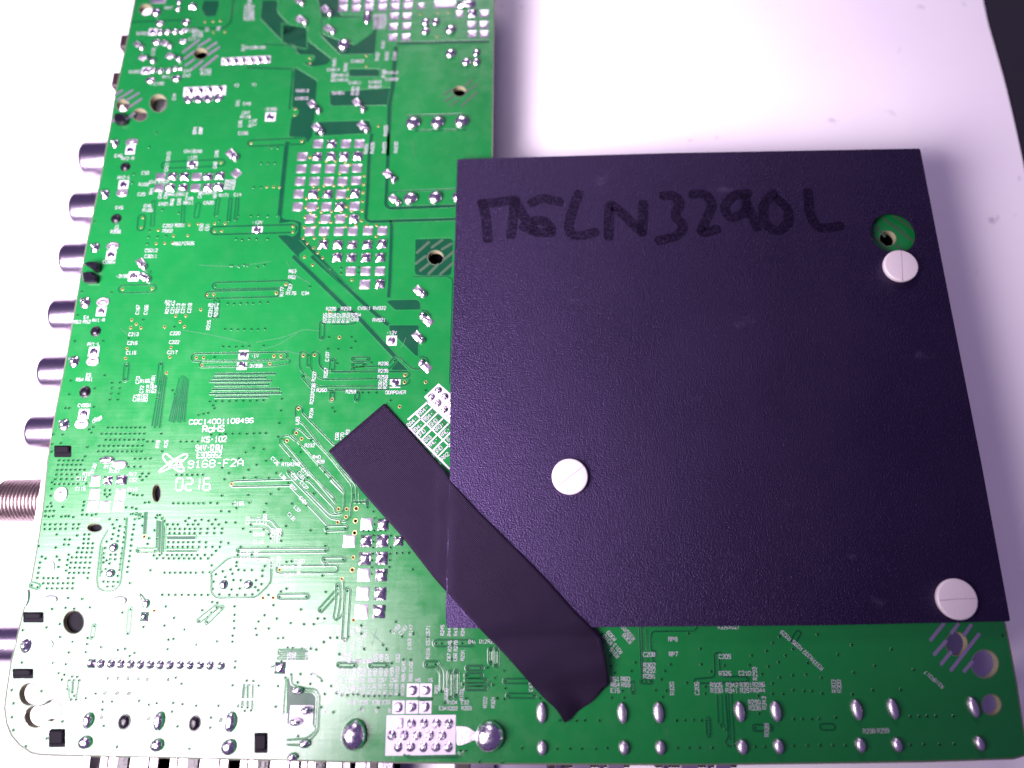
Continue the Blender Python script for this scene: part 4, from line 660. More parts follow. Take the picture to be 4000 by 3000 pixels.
WORDS = {'A': [(435, 360, 'SV003'), (355, 775, 'SV003'), (985, 325, 'C201'), (1025, 352, 'R150'), (1030, 388, 'R149'), (970, 420, 'C11'), (550, 555, 'C191', 90), (1135, 315, 'R7', 90), (1255, 305, 'R6', 90), (1590, 20, 'R26', 90), (1590, 70, 'R204'), (1588, 105, 'C201'), (1585, 140, 'C188'), (1582, 172, 'C189'), (1585, 205, 'R203'),
                (1525, 515, 'R47', 90), (1605, 515, 'R109'), (1705, 512, 'R108'), (920, 765, 'C47'), (910, 815, 'C42'), (1118, 760, 'C193'), (1118, 795, 'R142'), (610, 902, 'C190'), (775, 1045, 'CN4', 90), (1448, 922, 'Y2'), (1640, 915, 'Y1'), (1462, 1110, 'CA1', 90), (1562, 1120, 'C49'), (1550, 1218, 'CA7'), (1545, 1262, 'R118'), (1490, 1335, 'CA5', 90), (1600, 1335, 'R17', 90), (1645, 1320, 'C16', 90), (1815, 1180, '+3V3SB', 0, 34, 0.7), (1520, 1440, 'C196'), (1000, 1405, 'CA4', 90), (1062, 1405, 'CA7', 90), (715, 85, 'R47'), (690, 830, 'R11')],
         'B': [(1065, 165, 'DW805'), (1065, 200, 'CW806'), (1065, 235, 'RW803'), (1065, 265, 'RW804'), (1060, 298, 'CW801'), (1098, 478, 'RW91', 90), (1035, 610, 'RW92', 90), (1138, 605, 'RW93', 90), (1222, 602, 'CW94', 90), (820, 660, 'CW803'), (570, 670, 'RW81', 90), (692, 725, 'RW82', 90), (560, 752, 'CW814'), (555, 835, 'RW83', 90), (648, 812, 'RW813'), (648, 862, 'CW810'), (795, 893, 'CW811'), (770, 980, 'RW84', 90), (820, 980, 'RW85', 90), (1010, 885, 'CW802'), (1010, 938, 'RW807'), (1103, 795, 'RW86', 90), (1190, 785, 'RW810'), (1190, 855, 'CW808'), (225, 980, 'RW913'), (218, 1062, 'CW910'), (615, 1005, 'DW901'), (1125, 1410, 'RW935', 90), (1790, 30, 'VIPIN')],
         'C': [(450, 300, 'E46'), (550, 328, 'AV2-R'), (510, 533, 'AV2-L'), (740, 485, 'C33'), (725, 610, 'R102'), (825, 583, 'CN1'), (940, 578, 'CA22'), (700, 715, 'C20'), (805, 680, 'RA1', 90), (460, 860, 'E45'), (765, 842, 'CN5'), (765, 888, 'R165'), (430, 1080, 'R21', 90), (420, 1120, 'R208'), (350, 1448, 'CVBSW'), (990, 305, 'CA10', 90), (1215, 250, 'CA12'), (1310, 252, 'CA9'), (1250, 315, '+12V'), (1512, 275, 'CA5', 90), (970, 420, 'CA11', 90), (1495, 400, 'CA8', 90), (1660, 575, 'RA20'), (1655, 612, 'RA23'), (1645, 650, 'RA19'), (900, 725, 'CA3', 90), (962, 725, 'CA4', 90), (1040, 717, 'RA13'), (1145, 717, 'RA12'), (1330, 720, 'CA6', 90), (1412, 700, 'CA14'), (1495, 720, 'RA7', 90), (1592, 725, 'R171'), (1738, 720, 'C14'), (940, 820, 'CA21'), (1030, 800, 'RA6', 90), (1105, 795, 'CA2', 90), (1215, 762, 'CA9'), (1208, 808, 'RA11'), (1425, 808, 'CA20'), (985, 1055, 'C202'), (1115, 1050, 'R201'), (980, 1110, 'R502'), (1345, 1070, 'C50', 90), (1410, 1070, 'C51', 90), (1950, 1020, '+12V'), (1095, 1250, 'R507'), (1215, 1245, 'C505'), (805, 1322, 'C5012'), (800, 1385, 'C3011'), (490, 1600, '+3VSB'), (1275, 30, 'CA4', 90), (1340, 30, 'CA7', 90), (1795, 55, 'C196')],
         'D': [(1190, 220, 'RW931', 90), (1258, 215, 'RW928', 90), (1385, 212, 'RW929', 90), (1512, 208, 'RW930', 90)],
         'E': [(380, 662, 'E4'), (282, 712, 'R53'), (385, 710, 'R52'), (512, 692, 'AV1-R'), (460, 950, 'AV1-L'), (405, 1285, 'E5'), (310, 1335, 'R54'), (410, 1332, 'R51'), (358, 1612, 'CVBSW'), (935, 580, 'C167', 90), (1025, 580, 'C166', 90), (1285, 498, 'R214'), (1255, 570, 'R212', 90), (1312, 570, 'C214', 90), (1368, 565, 'R213', 90), (1425, 565, 'C219', 90), (1495, 562, 'C218', 90), (1755, 532, 'R217'), (1720, 605, 'C221', 90), (1782, 605, 'R216', 90), (1700, 745, 'R215', 90), (890, 845, 'C213'), (1340, 835, 'C220'), (878, 940, 'C216'), (1330, 930, 'C222'), (865, 1045, 'C115'), (1310, 1040, 'C217'), (935, 1340, 'C73', 90), (1015, 1350, 'R165'), (1100, 1335, 'R161', 90), (978, 1440, 'C72', 90), (1085, 1412, 'R164'), (1080, 1460, 'R162'), (905, 1530, 'C71', 90), (990, 1510, 'R163'), (985, 1555, 'R160'), (2200, 1078, '+1V'), (2212, 1185, '3V3SB')],
         'F': [(395, 165, 'R63'), (390, 228, 'R62'), (280, 385, 'R177', 90), (368, 340, 'C67', 75), (380, 402, 'R176'), (535, 402, 'C34'), (812, 570, 'R226'), (972, 568, 'R253'), (1170, 563, 'CW911'), (1335, 562, 'RW922'), (745, 668, 'R255', 90), (795, 670, 'R155', 90), (845, 668, 'R156', 90), (895, 668, 'R157', 90), (945, 668, 'R158', 90), (995, 668, 'R159', 90), (1080, 637, 'R254'), (1065, 685, 'C69'), (1330, 690, 'RW921'), (1465, 828, '+12V'), (770, 1085, 'C107', 90), (1378, 1162, 'R236'), (1375, 1240, 'R235'), (1370, 1305, 'R258'), (1342, 1380, 'R261', 90), (1395, 1380, 'R256', 90), (755, 1260, 'R257', 90), (628, 1300, 'R237', 85), (618, 1430, 'R238', 88), (605, 1545, 'R233', 88), (710, 1450, 'R260'), (1025, 1465, 'R259'), (1510, 1473, 'DDRPOWER')],
         'H': [(1428, 312, 'R234', 88), (1278, 395, 'L33', 88), (1410, 663, 'R232'), (1487, 788, 'R40'), (1528, 838, 'R39'), (1705, 565, 'C68', 90), (1762, 565, 'C70', 90), (1820, 520, 'R3', 90), (1205, 868, 'RT5R24B'), (1035, 832, 'CT26', -45), (1120, 1000, 'L38', -45), (1245, 1000, 'C75', -45), (1320, 990, 'C161', -45), (1362, 955, 'C114', -45), (1350, 1095, 'C137', -45), (1230, 1120, 'R27', -45), (1340, 1260, 'C104', -45), (1275, 1350, 'L37', -45), (1215, 1435, 'C131', -45), (645, 1290, 'C155'), (1050, 1580, 'C150'), (1050, 1630, 'C134'), (868, 1625, 'C119')],
         'G': [(1165, 895, 'RT2'), (1235, 940, 'R182'), (1010, 915, 'RT20', 80), (1040, 392, 'C40', 20), (1060, 372, 'R48', 20), (935, 970, 'RT6'), (880, 1022, 'C112'), (1435, 975, 'R17'), (1440, 1035, 'C52'), (1705, 650, 'RT9', 90), (1795, 645, 'R25', 90), (870, 1130, 'C115'), (1430, 1140, 'R116'), (1030, 1465, 'C148')],
         'J': [(740, 90, 'C10', 90), (855, 85, 'C11', 90), (925, 80, 'C128', 90), (1045, 205, 'C150'), (1045, 255, 'C134'), (1045, 308, 'C151'), (855, 240, 'C119'), (855, 325, 'C118'), (715, 440, 'C131'), (830, 470, 'R130', 90), (715, 505, 'C137'), (890, 525, 'C168'), (995, 550, 'C126', 90), (1075, 530, 'C159', 90), (1300, 530, 'C160'), (1185, 595, 'C142'), (1295, 605, 'R130', 90), (1185, 680, 'C154'), (1050, 800, 'C14', 90), (1270, 1025, 'R183', 90), (1195, 1115, 'C135', 90), (1255, 1160, 'R177', 90), (1075, 1285, 'C12', 90), (1130, 1285, 'C13', 90), (1190, 1285, 'C16', 90), (1250, 1270, 'R168', 90), (1475, 1260, 'C128'), (1570, 1280, 'R151', 90), (1640, 1280, 'R137', 90), (1712, 1280, 'R178', 90), (1905, 1260, 'C195'), (1905, 1310, 'C172'), (2010, 1290, 'R117', 90), (1485, 1370, 'L63', 90), (1780, 1430, 'C123', 90), (1870, 1445, 'L92', 90), (1960, 1420, 'C112', 90), (1175, 1390, 'C35', 90), (1235, 1390, 'C36', 90), (1390, 1430, 'R109', 90), (1380, 1560, 'C18', 90), (1440, 1580, 'C53', 90), (1490, 1590, 'C19', 90), (1190, 1560, 'C55', 90), (1240, 1560, 'C56', 90), (1550, 1560, 'C20', 90), (1605, 1570, 'C21', 90), (1665, 1575, 'C22', 90), (1780, 1570, 'C178', 90), (1840, 1570, 'C179', 90), (1975, 1610, 'C180 C181')],
         'L': [(1330, 690, 'C49', 90), (1940, 440, 'R284'), (2060, 360, 'C15')],
         'M': [(445, 470, 'C77', 90), (395, 480, 'C76', 90), (525, 505, 'C180'), (650, 505, 'C181'), (740, 470, 'C65', 90), (800, 470, 'C66', 90), (865, 470, 'C64', 90), (980, 470, 'C62', 90), (1042, 560, 'R249', 90), (1120, 560, 'C102', 90), (1040, 680, 'R85', 90), (1118, 680, 'R86', 90), (330, 620, 'C83', 90), (390, 620, 'C82', 90), (450, 620, 'C81', 90), (510, 620, 'C48', 90), (570, 620, 'C59', 90), (620, 620, 'C60', 90), (680, 620, 'R91', 90), (735, 620, 'R92', 90), (795, 620, 'R93', 90), (855, 620, 'R94', 90), (915, 620, 'R99', 90), (975, 620, 'R102', 90), (350, 712, 'C54'), (465, 710, 'C52'), (580, 710, 'C48'), (700, 710, 'C50'), (815, 710, 'C57'), (938, 710, 'C56'), (330, 800, 'C74', 90), (378, 810, 'R112', 90), (437, 810, 'C95', 90), (500, 810, 'C98', 90), (560, 810, 'C97', 90), (610, 810, 'R107', 90), (670, 810, 'R121', 90), (725, 810, 'R120', 90), (785, 810, 'R118', 90), (845, 810, 'R117', 90), (905, 810, 'R110', 90), (965, 810, 'R109', 90), (1030, 810, 'R108', 90), (1200, 710, 'HS'), (1330, 708, 'VS'), (1395, 810, 'R90', 90), (480, 950, 'E40'), (610, 950, 'E39'), (745, 950, 'E38'), (855, 948, 'E33'), (597, 1038, 'R'), (748, 1040, 'G'), (890, 1040, 'B'), (210, 1050, 'E5'), (1500, 860, 'R200', 90), (1670, 870, 'R103', 90), (1565, 950, 'R104'), (1705, 950, 'E32'), (1465, 1015, 'E34'), (1570, 1015, 'R202'), (1722, 1012, 'R203'), (1922, 950, 'R322', 90), (2008, 950, 'R324', 90), (1305, 175, 'C571', 90), (1460, 170, 'R245', 90), (1535, 190, 'R44', 90), (1605, 190, 'R43', 90), (1680, 190, 'R24', 90), (1305, 290, 'C57', 90), (1770, 295, 'D4'), (1900, 292, 'D12'), (1990, 292, 'R21'), (1540, 340, 'R246', 90), (1605, 340, 'R278', 90), (1305, 420, 'R216', 90), (1530, 460, 'C67', 90), (1600, 460, 'C66', 90), (1678, 440, 'R231', 90), (1105, 320, 'C153', 90), (1040, 170, 'C167', 45), (1120, 170, 'R147', 90), (960, 160, 'C153', 45)],
         'N': [(2015, 268, 'RP8', 0, 42), (2022, 430, 'RP7', 0, 42), (1758, 433, 'C208', 0, 42), (1762, 548, 'R302', 0, 42), (1762, 605, 'R292', 0, 42), (1762, 668, 'R291', 0, 42), (1388, 698, 'R61', 0, 42), (1502, 698, 'R60', 0, 42), (1392, 760, 'R64', 0, 42), (1505, 760, 'R59', 0, 42), (1392, 822, 'E15', 0, 42), (2005, 800, 'R320', 90, 42), (480, 785, 'C47', 90, 38), (1350, 232, 'R309', 132, 38), (1310, 272, 'R310', 132, 38), (1555, 225, 'R335', 132, 38), (1520, 260, 'R308', 132, 38), (1488, 150, 'R3', 132, 38), (1418, 370, 'R313', 132, 38), (1382, 415, 'R315', 132, 38)],
         'O': [(640, 455, 'C209', 0, 42), (642, 637, 'R326', 0, 42), (855, 635, 'C210', 0, 42), (965, 640, 'R293', 88, 42), (548, 762, 'R305', 0, 42), (718, 762, 'R342', 0, 42), (868, 760, 'R301', 0, 42), (1005, 758, 'R296', 0, 42), (552, 822, 'R330', 0, 42), (715, 822, 'R341', 0, 42), (872, 822, 'R297', 0, 42), (1010, 820, 'R344', 0, 42), (338, 798, 'C205', 88, 42), (958, 948, 'R290', 0, 42), (965, 1010, 'R336', 0, 42), (1065, 955, 'R343', 88, 42), (1092, 1248, 'R339', 86, 42), (620, 140, 'R326'), (740, 138, 'R327'), (1298, 228, 'R329', 137, 40), (1422, 332, 'R295', 137, 40), (1540, 440, 'R332', 137, 40), (1645, 548, 'R333', 137, 40)],
         'Q': [(158, 775, 'R303', 87, 42), (215, 775, 'R300', 87, 42), (540, 1260, 'R298', 2, 42), (690, 1256, 'R299', 2, 42), (1190, 660, 'R317', 136, 38), (1290, 745, 'R318', 136, 38)],
         'b': [(215, 435, 'RA4+', 42, 62), (300, 530, 'RB4+', 42, 62), (385, 625, 'GND', 42, 62), (475, 700, 'RA3+', 42, 62), (570, 785, 'RAC+', 42, 62), (40, 615, 'RA4-', 42, 62), (125, 710, 'RB4-', 42, 62), (190, 795, 'GND', 42, 62), (285, 895, 'RA3', 42, 62), (375, 950, 'RAC-', 42, 62), (465, 1065, 'GND', 42, 62), (575, 1170, 'RA2', 42, 62), (630, 900, 'G', 42, 62), (235, 1030, '8', 42, 50), (378, 1165, '2', 42, 50), (485, 1290, '5', 42, 50)]}
allw = sorted([(-(w_[4] if len(w_) > 4 else 35)*len(w_[2])/TS[t][2], t, w_) for t, ws in WORDS.items() for w_ in ws], key=lambda q: q[0])
small = MB()                                   # the 285 largest words are parts, the rest one part
for k, (_, t, w_) in enumerate(allw): word(t, *w_, **({} if k < 285 else {'into': small}))
if small.f: small.build('small_printed_text', [M['silk']], board)['kind'] = 'stuff'
word('H', 455, 402, 'CQC14001108496', 1, 50, 1.0, 0.15); word('H', 370, 482, 'RoHS', 1, 66, 0.92, 0.17); word('H', 380, 596, 'KS-102', 1, 58, 0.78, 0.17)
word('H', 275, 688, '94V-0', 1, 60, 0.68, 0.15); word('H', 430, 688, 'RU', 1, 60, 0.6, 0.15); word('H', 325, 766, 'E305652', 1, 62, 0.62, 0.14)
word('H', 395, 857, '9168-F2A', 1.5, 76, 1.0, 0.12)
word('K', 1140, 490, 'L', 0, 90, 0.8, 0.05)
for i, dg in enumerate('0216'):                # week code as broken bars
    mb = MB(); x0 = 690 + (0, 38, 66, 107)[i]; seg = {'0': 'abcdef', '2': 'abged', '1': 'bc', '6': 'acdefg'}[dg]
    for c_ in seg:
        (x1, y1), (x2, y2) = {'a': ((2, 0), (22, 0)), 'b': ((25, 3), (24, 20)), 'c': ((23, 26), (22, 44)), 'd': ((0, 47), (20, 47)), 'e': ((-2, 26), (-3, 44)), 'f': ((0, 3), (-1, 20)), 'g': ((1, 23), (21, 23))}[c_]
        strip(mb, [P(x0+x1, 1868+y1, Z4), P(x0+x2, 1868+y2, Z4)], [(-0.017, 0, 0), (0.017, 0, 0)])
    mb.build('printed_digit', [M['silk']], board)
mb = MB()                                      # maker's sign: two crossing loops round two letters
for pts in [[(1715, 955), (1735, 922), (1950, 775), (2010, 752), (2028, 775), (1990, 822), (1790, 930), (1715, 955)], [(1762, 765), (1795, 752), (1985, 905), (1988, 942), (1940, 948), (1800, 855), (1762, 800), (1762, 765)]]:
    w = [T('G', x, y, Z4) for x, y in pts]; strip(mb, rounded(w, 0.12, 4), [(-0.017, 0, 0), (0.017, 0, 0)])
mb.build('maker_sign', [M['silk']], board); word('G', 1900, 862, 'KS', 3, 80, 0.95, 0.20)
mb = MB()                                      # ruled table of signal names
def rule(x1, y1, x2, y2, w=0.02): strip(mb, [T('b', x1, y1, Z4), T('b', x2, y2, Z4)], [(-w, 0, 0), (w, 0, 0)])
rule(-30, 580, 290, 295); rule(285, 295, 660, 630); rule(-20, 700, 650, 1380); rule(95, 480, 660, 1020, 0.015)
for i in range(6): rule(0 + i*90, 735 + i*90, 360 + i*90, 385 + i*85, 0.016)
mb.build('printed_table', [M['silk']], board)
for t, pts in [('J', [(960, 860), (985, 790)]), ('L', [(940, 560), (1320, 560), (1310, 770), (945, 770), (940, 560)])]:
    mb = MB(); strip(mb, [T(t, x, y, Z4) for x, y in pts], [(-0.016, 0, 0), (0.016, 0, 0)]); mb.build('printed_outline', [M['silk']], board)

# ------------------------------------------------------------------ jacks along the edges (parts of the board)
def tube(name, p, direction, prof, m, parent, n=40):
    """lathe a profile of (radius, distance) about a direction from point p"""
    me = lathe(prof, n, m, name, True); o = link(name, me, parent); o.location = p
    o.rotation_euler = Vector(direction).to_track_quat('Z', 'Y').to_euler()
    me.polygons.foreach_set('use_smooth', [True]*len(me.polygons)); me.update()
    return o
def box(mb, x0, x1, y0, y1, z0, z1, mi=0, b=0.02):
    vs_ = [(x0, y0, z0), (x1, y0, z0), (x1, y1, z0), (x0, y1, z0), (x0, y0, z1-b), (x1, y0, z1-b), (x1, y1, z1-b), (x0, y1, z1-b), (x0+b, y0+b, z1), (x1-b, y0+b, z1), (x1-b, y1-b, z1), (x0+b, y1-b, z1)]
    mb.add(vs_, [(3, 2, 1, 0), (0, 1, 5, 4), (1, 2, 6, 5), (2, 3, 7, 6), (3, 0, 4, 7), (4, 5, 9, 8), (5, 6, 10, 9), (6, 7, 11, 10), (7, 4, 8, 11), (8, 9, 10, 11)], mi)
ZU = ZB - 0.163                                # underside of the board
def edge_x(py):
    for (xa, ya), (xb, yb) in zip(left, left[1:]):
        if ya <= py <= yb: return xa + (xb-xa)*(py-ya)/(yb-ya)
    return 62
AXZ = 0.62
for k, (xl, yt, yb_) in enumerate([(314, 566, 699), (275, 759, 891), (235, 955, 1088), (193, 1170, 1307), (150, 1389, 1528), (101, 1618, 1761), (-28, 2430, 2593)]):
    p = P(xl + 6, (yt+yb_)/2, AXZ); p.x = P(xl, (yt+yb_)/2, AXZ + 0.33).x; r = (P(xl, yt, AXZ) - P(xl, yb_, AXZ)).length/2*0.985
    e = P(edge_x((yt+yb_)/2), (yt+yb_)/2, AXZ); L = e.x - p.x + 0.35
    jk = link('phono_jack', None, board); jk.location = (e.x + 0.3, p.y, 0)
    o = tube('barrel', (p.x - jk.location.x, 0, p.z), (1, 0, 0), [(r*0.72, 0.25), (r*0.80, 0.02), (r*0.90, -0.015), (r*0.985, 0.03), (r, 0.09), (r, L + 0.3), (r*1.0, L + 0.4)], M['nickel'], jk)
    o2 = tube('insulator', (p.x - jk.location.x, 0, p.z), (1, 0, 0), [(r*0.74, 0.2), (r*0.3, 0.22), (r*0.28, 0.9), (0.01, 0.9)], M['black'], jk)
    mb = MB(); box(mb, 0.30, 1.5, -r*1.15, r*1.15, 0.0, ZU); mb.build('jack_body', [M['black']], jk)
# aerial socket: threaded barrel on a tin box
p = P(20, 1954, 0.66); e = P(184, 1954, 0.66); r = (P(100, 1873, 0.66) - P(100, 2035, 0.66)).length/2
prof = [(r*0.55, 0.3), (r*0.60, -0.02), (r*0.80, -0.05), (r*0.86, 0.0)]; L = e.x - p.x + 0.2; q = 0.04
while q < L: prof += [(r*0.90, q), (r*1.0, q + 0.022), (r*1.0, q + 0.040), (r*0.90, q + 0.062)]; q += 0.085
ar = link('aerial_socket', None, board); ar.location = (e.x, e.y, 0)
o = tube('threaded_barrel', (p.x - e.x, 0, p.z), (1, 0, 0), prof, M['thread'], ar, 48)
for pl in o.data.polygons: pl.use_smooth = False
q0, q1 = P(180, 1790, 1.1), P(132, 2118, 1.1)
mb = MB(); box(mb, q1.x - 0.02 - e.x, 1.9, q1.y - e.y, q0.y - e.y, 0.12, ZU - 0.02); mb.build('tin_box', [M['can']], ar)
# audio sockets peeking out at the upper left
for (x0, y0, x1, y1) in [(464, 133, 500, 182), (432, 280, 468, 334)]:
    a, b = P(x0, y1, ZU), P(x1 + 60, y0, ZU); bt = link('audio_socket', None, board); bt.location = (a.x, (a.y+b.y)/2, 0); h = (b.y-a.y)/2
    mb = MB(); box(mb, 0, b.x-a.x, -h, h, 0.0, ZU); mb.build('socket_body', [M['brown']], bt)
    mb = MB(); box(mb, -0.06, 0.12, -h*0.25, h*0.25, 0.3, ZU - 0.12); mb.build('socket_tongue', [M['can']], bt)
    mb = MB(); box(mb, 0.12, b.x-a.x, -h*2.3, -h*1.25, 0.0, ZU - 0.1); mb.build('socket_foot', [M['brown']], bt)
# sockets along the near edge
def near_socket(x0, x1, out, z1, mats, name, ribs=()):
    a, b = P(x0, 2975, z1), P(x1, 2975, z1); sk = link(name, None, board); ye = P((x0+x1)/2, 2985, ZB).y; sk.location = ((a.x+b.x)/2, ye, 0); w = (b.x-a.x)/2
    mb = MB(); box(mb, -w, w, -out, 0.9, 0.0, z1); mb.build('shell', [M[mats[0]]], sk)
    for f0, f1, m_, dz in ribs:
        mb = MB(); box(mb, -w + 2*w*f0, -w + 2*w*f1, -out - 0.03, 0.3, 0.05, z1 + dz); mb.build('rib', [M[m_]], sk)
near_socket(316, 352, 0.9, 0.9, ['can'], 'phono_socket')
RB = [(0.0, 0.14, 'thread', 0.03), (0.16, 0.27, 'can', 0.02), (0.30, 0.50, 'black', 0.05), (0.55, 0.84, 'nickel', 0.04), (0.87, 1.0, 'thread', 0.03)]
for x0, x1 in [(392, 622), (664, 897), (938, 1172), (1176, 1372)]: near_socket(x0, x1, 0.9, 0.95, ['thread'], 'phono_socket', RB)
near_socket(1388, 1538, 0.9, 0.9, ['can'], 'monitor_socket', [(0.0, 0.3, 'nickel', 0.03), (0.38, 0.6, 'brown', 0.04), (0.7, 1.0, 'nickel', 0.02)])
near_socket(1775, 1932, 0.35, 1.0, ['nickel'], 'video_socket', [(0.05, 0.4, 'brown', 0.02)])
near_socket(1936, 2138, 0.5, 0.8, ['can'], 'video_socket')
for x0, x1 in [(2142, 2460), (2560, 2878)]: near_socket(x0, x1, 0.12, 1.1, ['brown'], 'video_socket', [(0.08, 0.16, 'nickel', 0.05), (0.30, 0.52, 'can', 0.04), (0.62, 0.68, 'nickel', 0.04), (0.72, 0.92, 'can', 0.04)])

# black blocks added under some drillings so that they look dark inside
for t, x, y in [('B', 1922, 985), ('D', 1940, 1400), ('S', 1745, 868), ('A', 1060, 580)]:
    c = T(t, x, y, ZU); mb = MB(); box(mb, c.x - 0.7, c.x + 0.7, c.y - 0.6, c.y + 0.8, 0.0, ZU - 0.25); mb.build('dark_backing', [M['void']], board)
# hairline scratches in the lacquer
M['scr'] = mat('scratched_lacquer', (0.045, 0.13, 0.075), 0.5)
rs = random.Random(3); SCR = [('E', [(1420, 800), (1780, 860), (2120, 942)]), ('E', [(750, 780), (830, 850)]), ('F', [(0, 930), (300, 880), (520, 790), (680, 810)]), ('F', [(60, 1010), (250, 960), (450, 830)]), ('F', [(300, 1020), (480, 1060)]), ('F', [(330, 60), (430, 210), (590, 300)]), ('F', [(400, 200), (560, 280)]), ('F', [(1620, 880), (1580, 980), (1560, 985)]), ('D', [(1690, 140), (1700, 230), (1720, 320)]), ('J', [(230, 690), (330, 640)]), ('J', [(340, 1385), (560, 1330)]), ('J', [(1460, 1220), (1740, 1130), (1900, 1040)]), ('M', [(360, 1165), (590, 1010)]), ('M', [(700, 330), (750, 150)]), ('M', [(690, 200), (820, 320)]), ('N', [(1920, 1190), (1980, 1360)]), ('C', [(1320, 1480), (1700, 1500), (2100, 1440)])]
for t, pts in SCR:
    mb = MB(); w = rounded([T(t, x, y, Z4) for x, y in pts], 0.5, 6) if len(pts) > 2 else [T(t, x, y, Z4) for x, y in pts]
    strip(mb, w, [(-0.0045, 0, 0), (0.0045, 0, 0)]); mb.build('scratch', [M['scr']], board)

# ------------------------------------------------------------------ black sheet with its three rivets
ZP0, ZP1 = ZB + 0.13, ZB + 0.18
plate = thing('black_sheet', 'black textured plastic sheet with faint marker writing covering part of the circuit board', 'plastic sheet', (P(2850, 1500, ZP0).x, P(2850, 1500, ZP0).y, ZP0))
off = -plate.location
pp = [(1786, 622), (2600, 598), (3594, 580), (3720, 1230), (3832, 1800), (3947, 2427), (3200, 2443), (2300, 2450), (1862, 2454), (1745, 2452), (1740, 2400), (1757, 1850), (1760, 1450), (1768, 1250)]
w = [P(x, y, ZP1) for x, y in pp]; w = rounded(w + [w[0]], 0.05, 3)[:-1]
hole = circ('S', 1787, 828, 182, 152, 40, ZP1, 0.35)
o = slab('sheet_panel', w, [hole], ZP0, ZP1, [M['sheet'], M['sheet']], plate); o.location += off
INK = [('R', 44, [[(405, 640), (440, 770), (455, 965)], [(400, 655), (560, 640), (700, 615)], [(690, 620), (672, 800), (655, 930)], [(700, 640), (765, 770), (850, 870)], [(830, 650), (930, 600), (1075, 640)], [(760, 850), (880, 905), (1010, 900)], [(860, 800), (950, 800), (1010, 880)],
                  [(1240, 565), (1190, 700), (1150, 850), (1180, 930), (1300, 925), (1385, 900)], [(1500, 945), (1502, 640), (1620, 740), (1785, 905)], [(1790, 905), (1800, 650)], [(1965, 585), (2070, 580), (2125, 655), (2060, 750), (2155, 850), (2100, 930), (1930, 975)]]),
       ('S', 40, [[(210, 522), (315, 512), (372, 600), (310, 740), (272, 830), (405, 795)], [(650, 515), (545, 520), (455, 615), (505, 718), (640, 660), (625, 545)], [(640, 600), (720, 785)], [(850, 512), (765, 600), (772, 750), (870, 820), (968, 760), (968, 640), (880, 560)], [(1120, 500), (1130, 680), (1200, 795), (1375, 770)]])]
kz = 0
for t, hw, strokes in INK:
    for st in strokes:
        kz += 1; hw_ = hw*unit(t, *st[0], ZP1); w_ = [T(t, x, y, ZP1 + 0.0012 + 0.0004*(kz % 5)) + off for x, y in st]; mb = MB()
        pts = rounded(w_, 0.4, 5) if len(w_) > 2 else w_
        d0, d1 = (pts[0]-pts[1]).normalized(), (pts[-1]-pts[-2]).normalized()
        ends = [(pts[0] + d0*hw_*0.75, 0.55), (pts[0] + d0*hw_*0.4, 0.88)], [(pts[-1] + d1*hw_*0.4, 0.88), (pts[-1] + d1*hw_*0.75, 0.55)]
        line = [q for q, _ in ends[0]] + pts + [q for q, _ in ends[1]]; wd = [k for _, k in ends[0]] + [1.0]*len(pts) + [k for _, k in ends[1]]; of = offsets(line, False)
        vs2 = [q for a, o_, k in zip(line, of, wd) for q in (a + o_*hw_*k, a - o_*hw_*k)]; mb.add(vs2, [(2*i, 2*i+1, 2*i+3, 2*i+2) for i in range(len(line)-1)])
        mb.build('marker_stroke', [M['marker']], plate)
for t, x, y, r, (x1, y1, x2, y2), lb in [('S', 1848, 1082, 135, (1850, 965, 1860, 1200), 'white plastic rivet overlapping the round hole in the black sheet'), ('U', 1385, 910, 157, (1272, 1000, 1500, 822), 'white plastic rivet with a diagonal slot near the cloth tape'), ('V', 1633, 1195, 176, (1482, 1206, 1795, 1190), 'white plastic rivet at the lower right corner of the black sheet')]:
    c = T(t, x, y, ZP1 + 0.09); rr = r*unit(t, x, y, ZP1 + 0.09); rv = link('rivet', lathe([(rr*0.97, -0.09), (rr, -0.05), (rr, 0.01), (rr*0.985, 0.022), (rr*0.95, 0.034), (rr*0.90, 0.038), (rr*0.2, 0.040)], 40, M['rivet'], 'rivet', True), plate)
    rv.location = c + off; rv['label'] = lb
    mb = MB(); strip(mb, [T(t, x1, y1, ZP1 + 0.132) - c, T(t, (x1+x2)/2 + 3, (y1+y2)/2 - 4, ZP1 + 0.132) - c, T(t, x2, y2, ZP1 + 0.132) - c], [(-0.009, 0, 0), (0.009, 0, 0)]); sl = mb.build('slot', [M['slot']], rv)

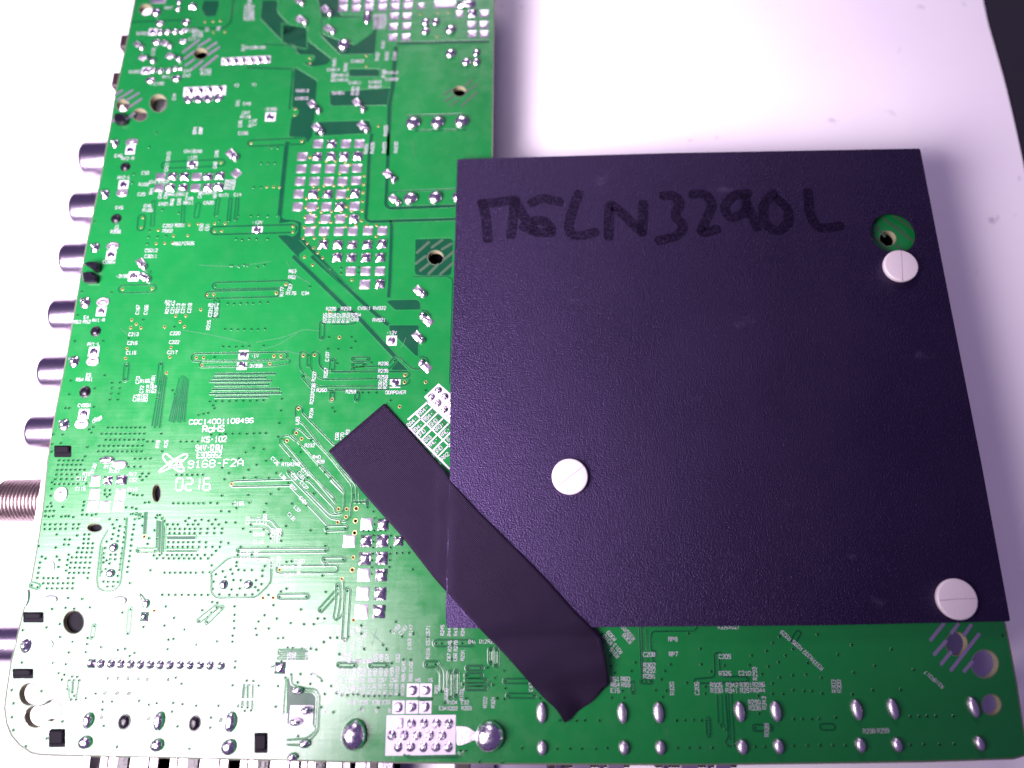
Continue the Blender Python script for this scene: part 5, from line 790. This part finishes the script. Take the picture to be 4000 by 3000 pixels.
# ------------------------------------------------------------------ cloth tape lying across the board and the corner of the sheet
LE = [(1284, 1762), (1336, 1825), (1426, 1934), (1571, 2097), (1690, 2250), (1900, 2483), (1954, 2537), (2056, 2650), (2117, 2718), (2168, 2765), (2189, 2794), (2204, 2822)]
RI = [(1501, 1577), (1600, 1685), (1738, 1839), (1762, 1884), (1870, 2000), (2118, 2246), (2262, 2407), (2320, 2458), (2350, 2492), (2364, 2560), (2379, 2668), (2345, 2700), (2309, 2744), (2254, 2780), (2212, 2821)]
def resample(pts, n):
    v_ = [Vector((x, y, 0)) for x, y in pts]; L = [0]
    for a, b in zip(v_, v_[1:]): L.append(L[-1] + (b-a).length)
    out = []
    for i in range(n):
        s_ = L[-1]*i/(n-1); k = max(j for j in range(len(L)-1) if L[j] <= s_ + 1e-6) if s_ < L[-1] else len(L)-2
        t = (s_-L[k])/(L[k+1]-L[k]); out.append(v_[k].lerp(v_[k+1], t))
    return out
def on_sheet(x, y):                            # signed depth in pixels inside the sheet's outline
    return min(x - (1757 - (y-1850)*0.02), 2452 - y)
nl, nw = 90, 26; A_, B_ = resample(LE, nl), resample(RI, nl)
def tz(x, y):
    d = on_sheet(x, y); k = max(0.0, min(1.0, (d + 55)/75)); k = k*k*(3-2*k); z = ZB + 0.035 + k*(ZP1 - ZB + 0.012 - 0.035)
    if y > 2470:                               # loose, creased end
        q = (y-2470)/350; z += 0.16*math.sin(min(1, q*1.6)*math.pi)*(0.4 + 0.6*max(0, min(1, (x-1950)/400))) + 0.045*math.sin((x - y*0.5)/30.0)*max(0, min(1, (y-2640)/90))
    return z + 0.006*math.sin(x/47.0 + y/31.0)
vs_, uvs = [], []
for i in range(nl):
    for j in range(nw):
        p2 = A_[i].lerp(B_[i], j/(nw-1)); vs_.append(P(p2.x, p2.y, tz(p2.x, p2.y))); uvs.append((i/(nl-1)*9.6, j/(nw-1)*1.75))
fs = [(i*nw+j, i*nw+j+1, (i+1)*nw+j+1, (i+1)*nw+j) for i in range(nl-1) for j in range(nw-1)]
c0 = P(1830, 2200, ZB); vs_ = [v3 - c0 for v3 in vs_]
me = mesh('cloth_tape', vs_, fs, M['tape'], smooth=True)
uvl = me.uv_layers.new(name='UVMap')
for lp in me.loops: uvl.data[lp.index].uv = uvs[lp.vertex_index]
if me.polygons[0].normal.z < 0: me.flip_normals()
tape = link('cloth_tape', me); tape.location = c0
sm = tape.modifiers.new('thickness', 'SOLIDIFY'); sm.thickness = 0.02; sm.offset = 1
tape['label'] = 'strip of black woven cloth tape stuck diagonally across board and sheet corner'; tape['category'] = 'tape'
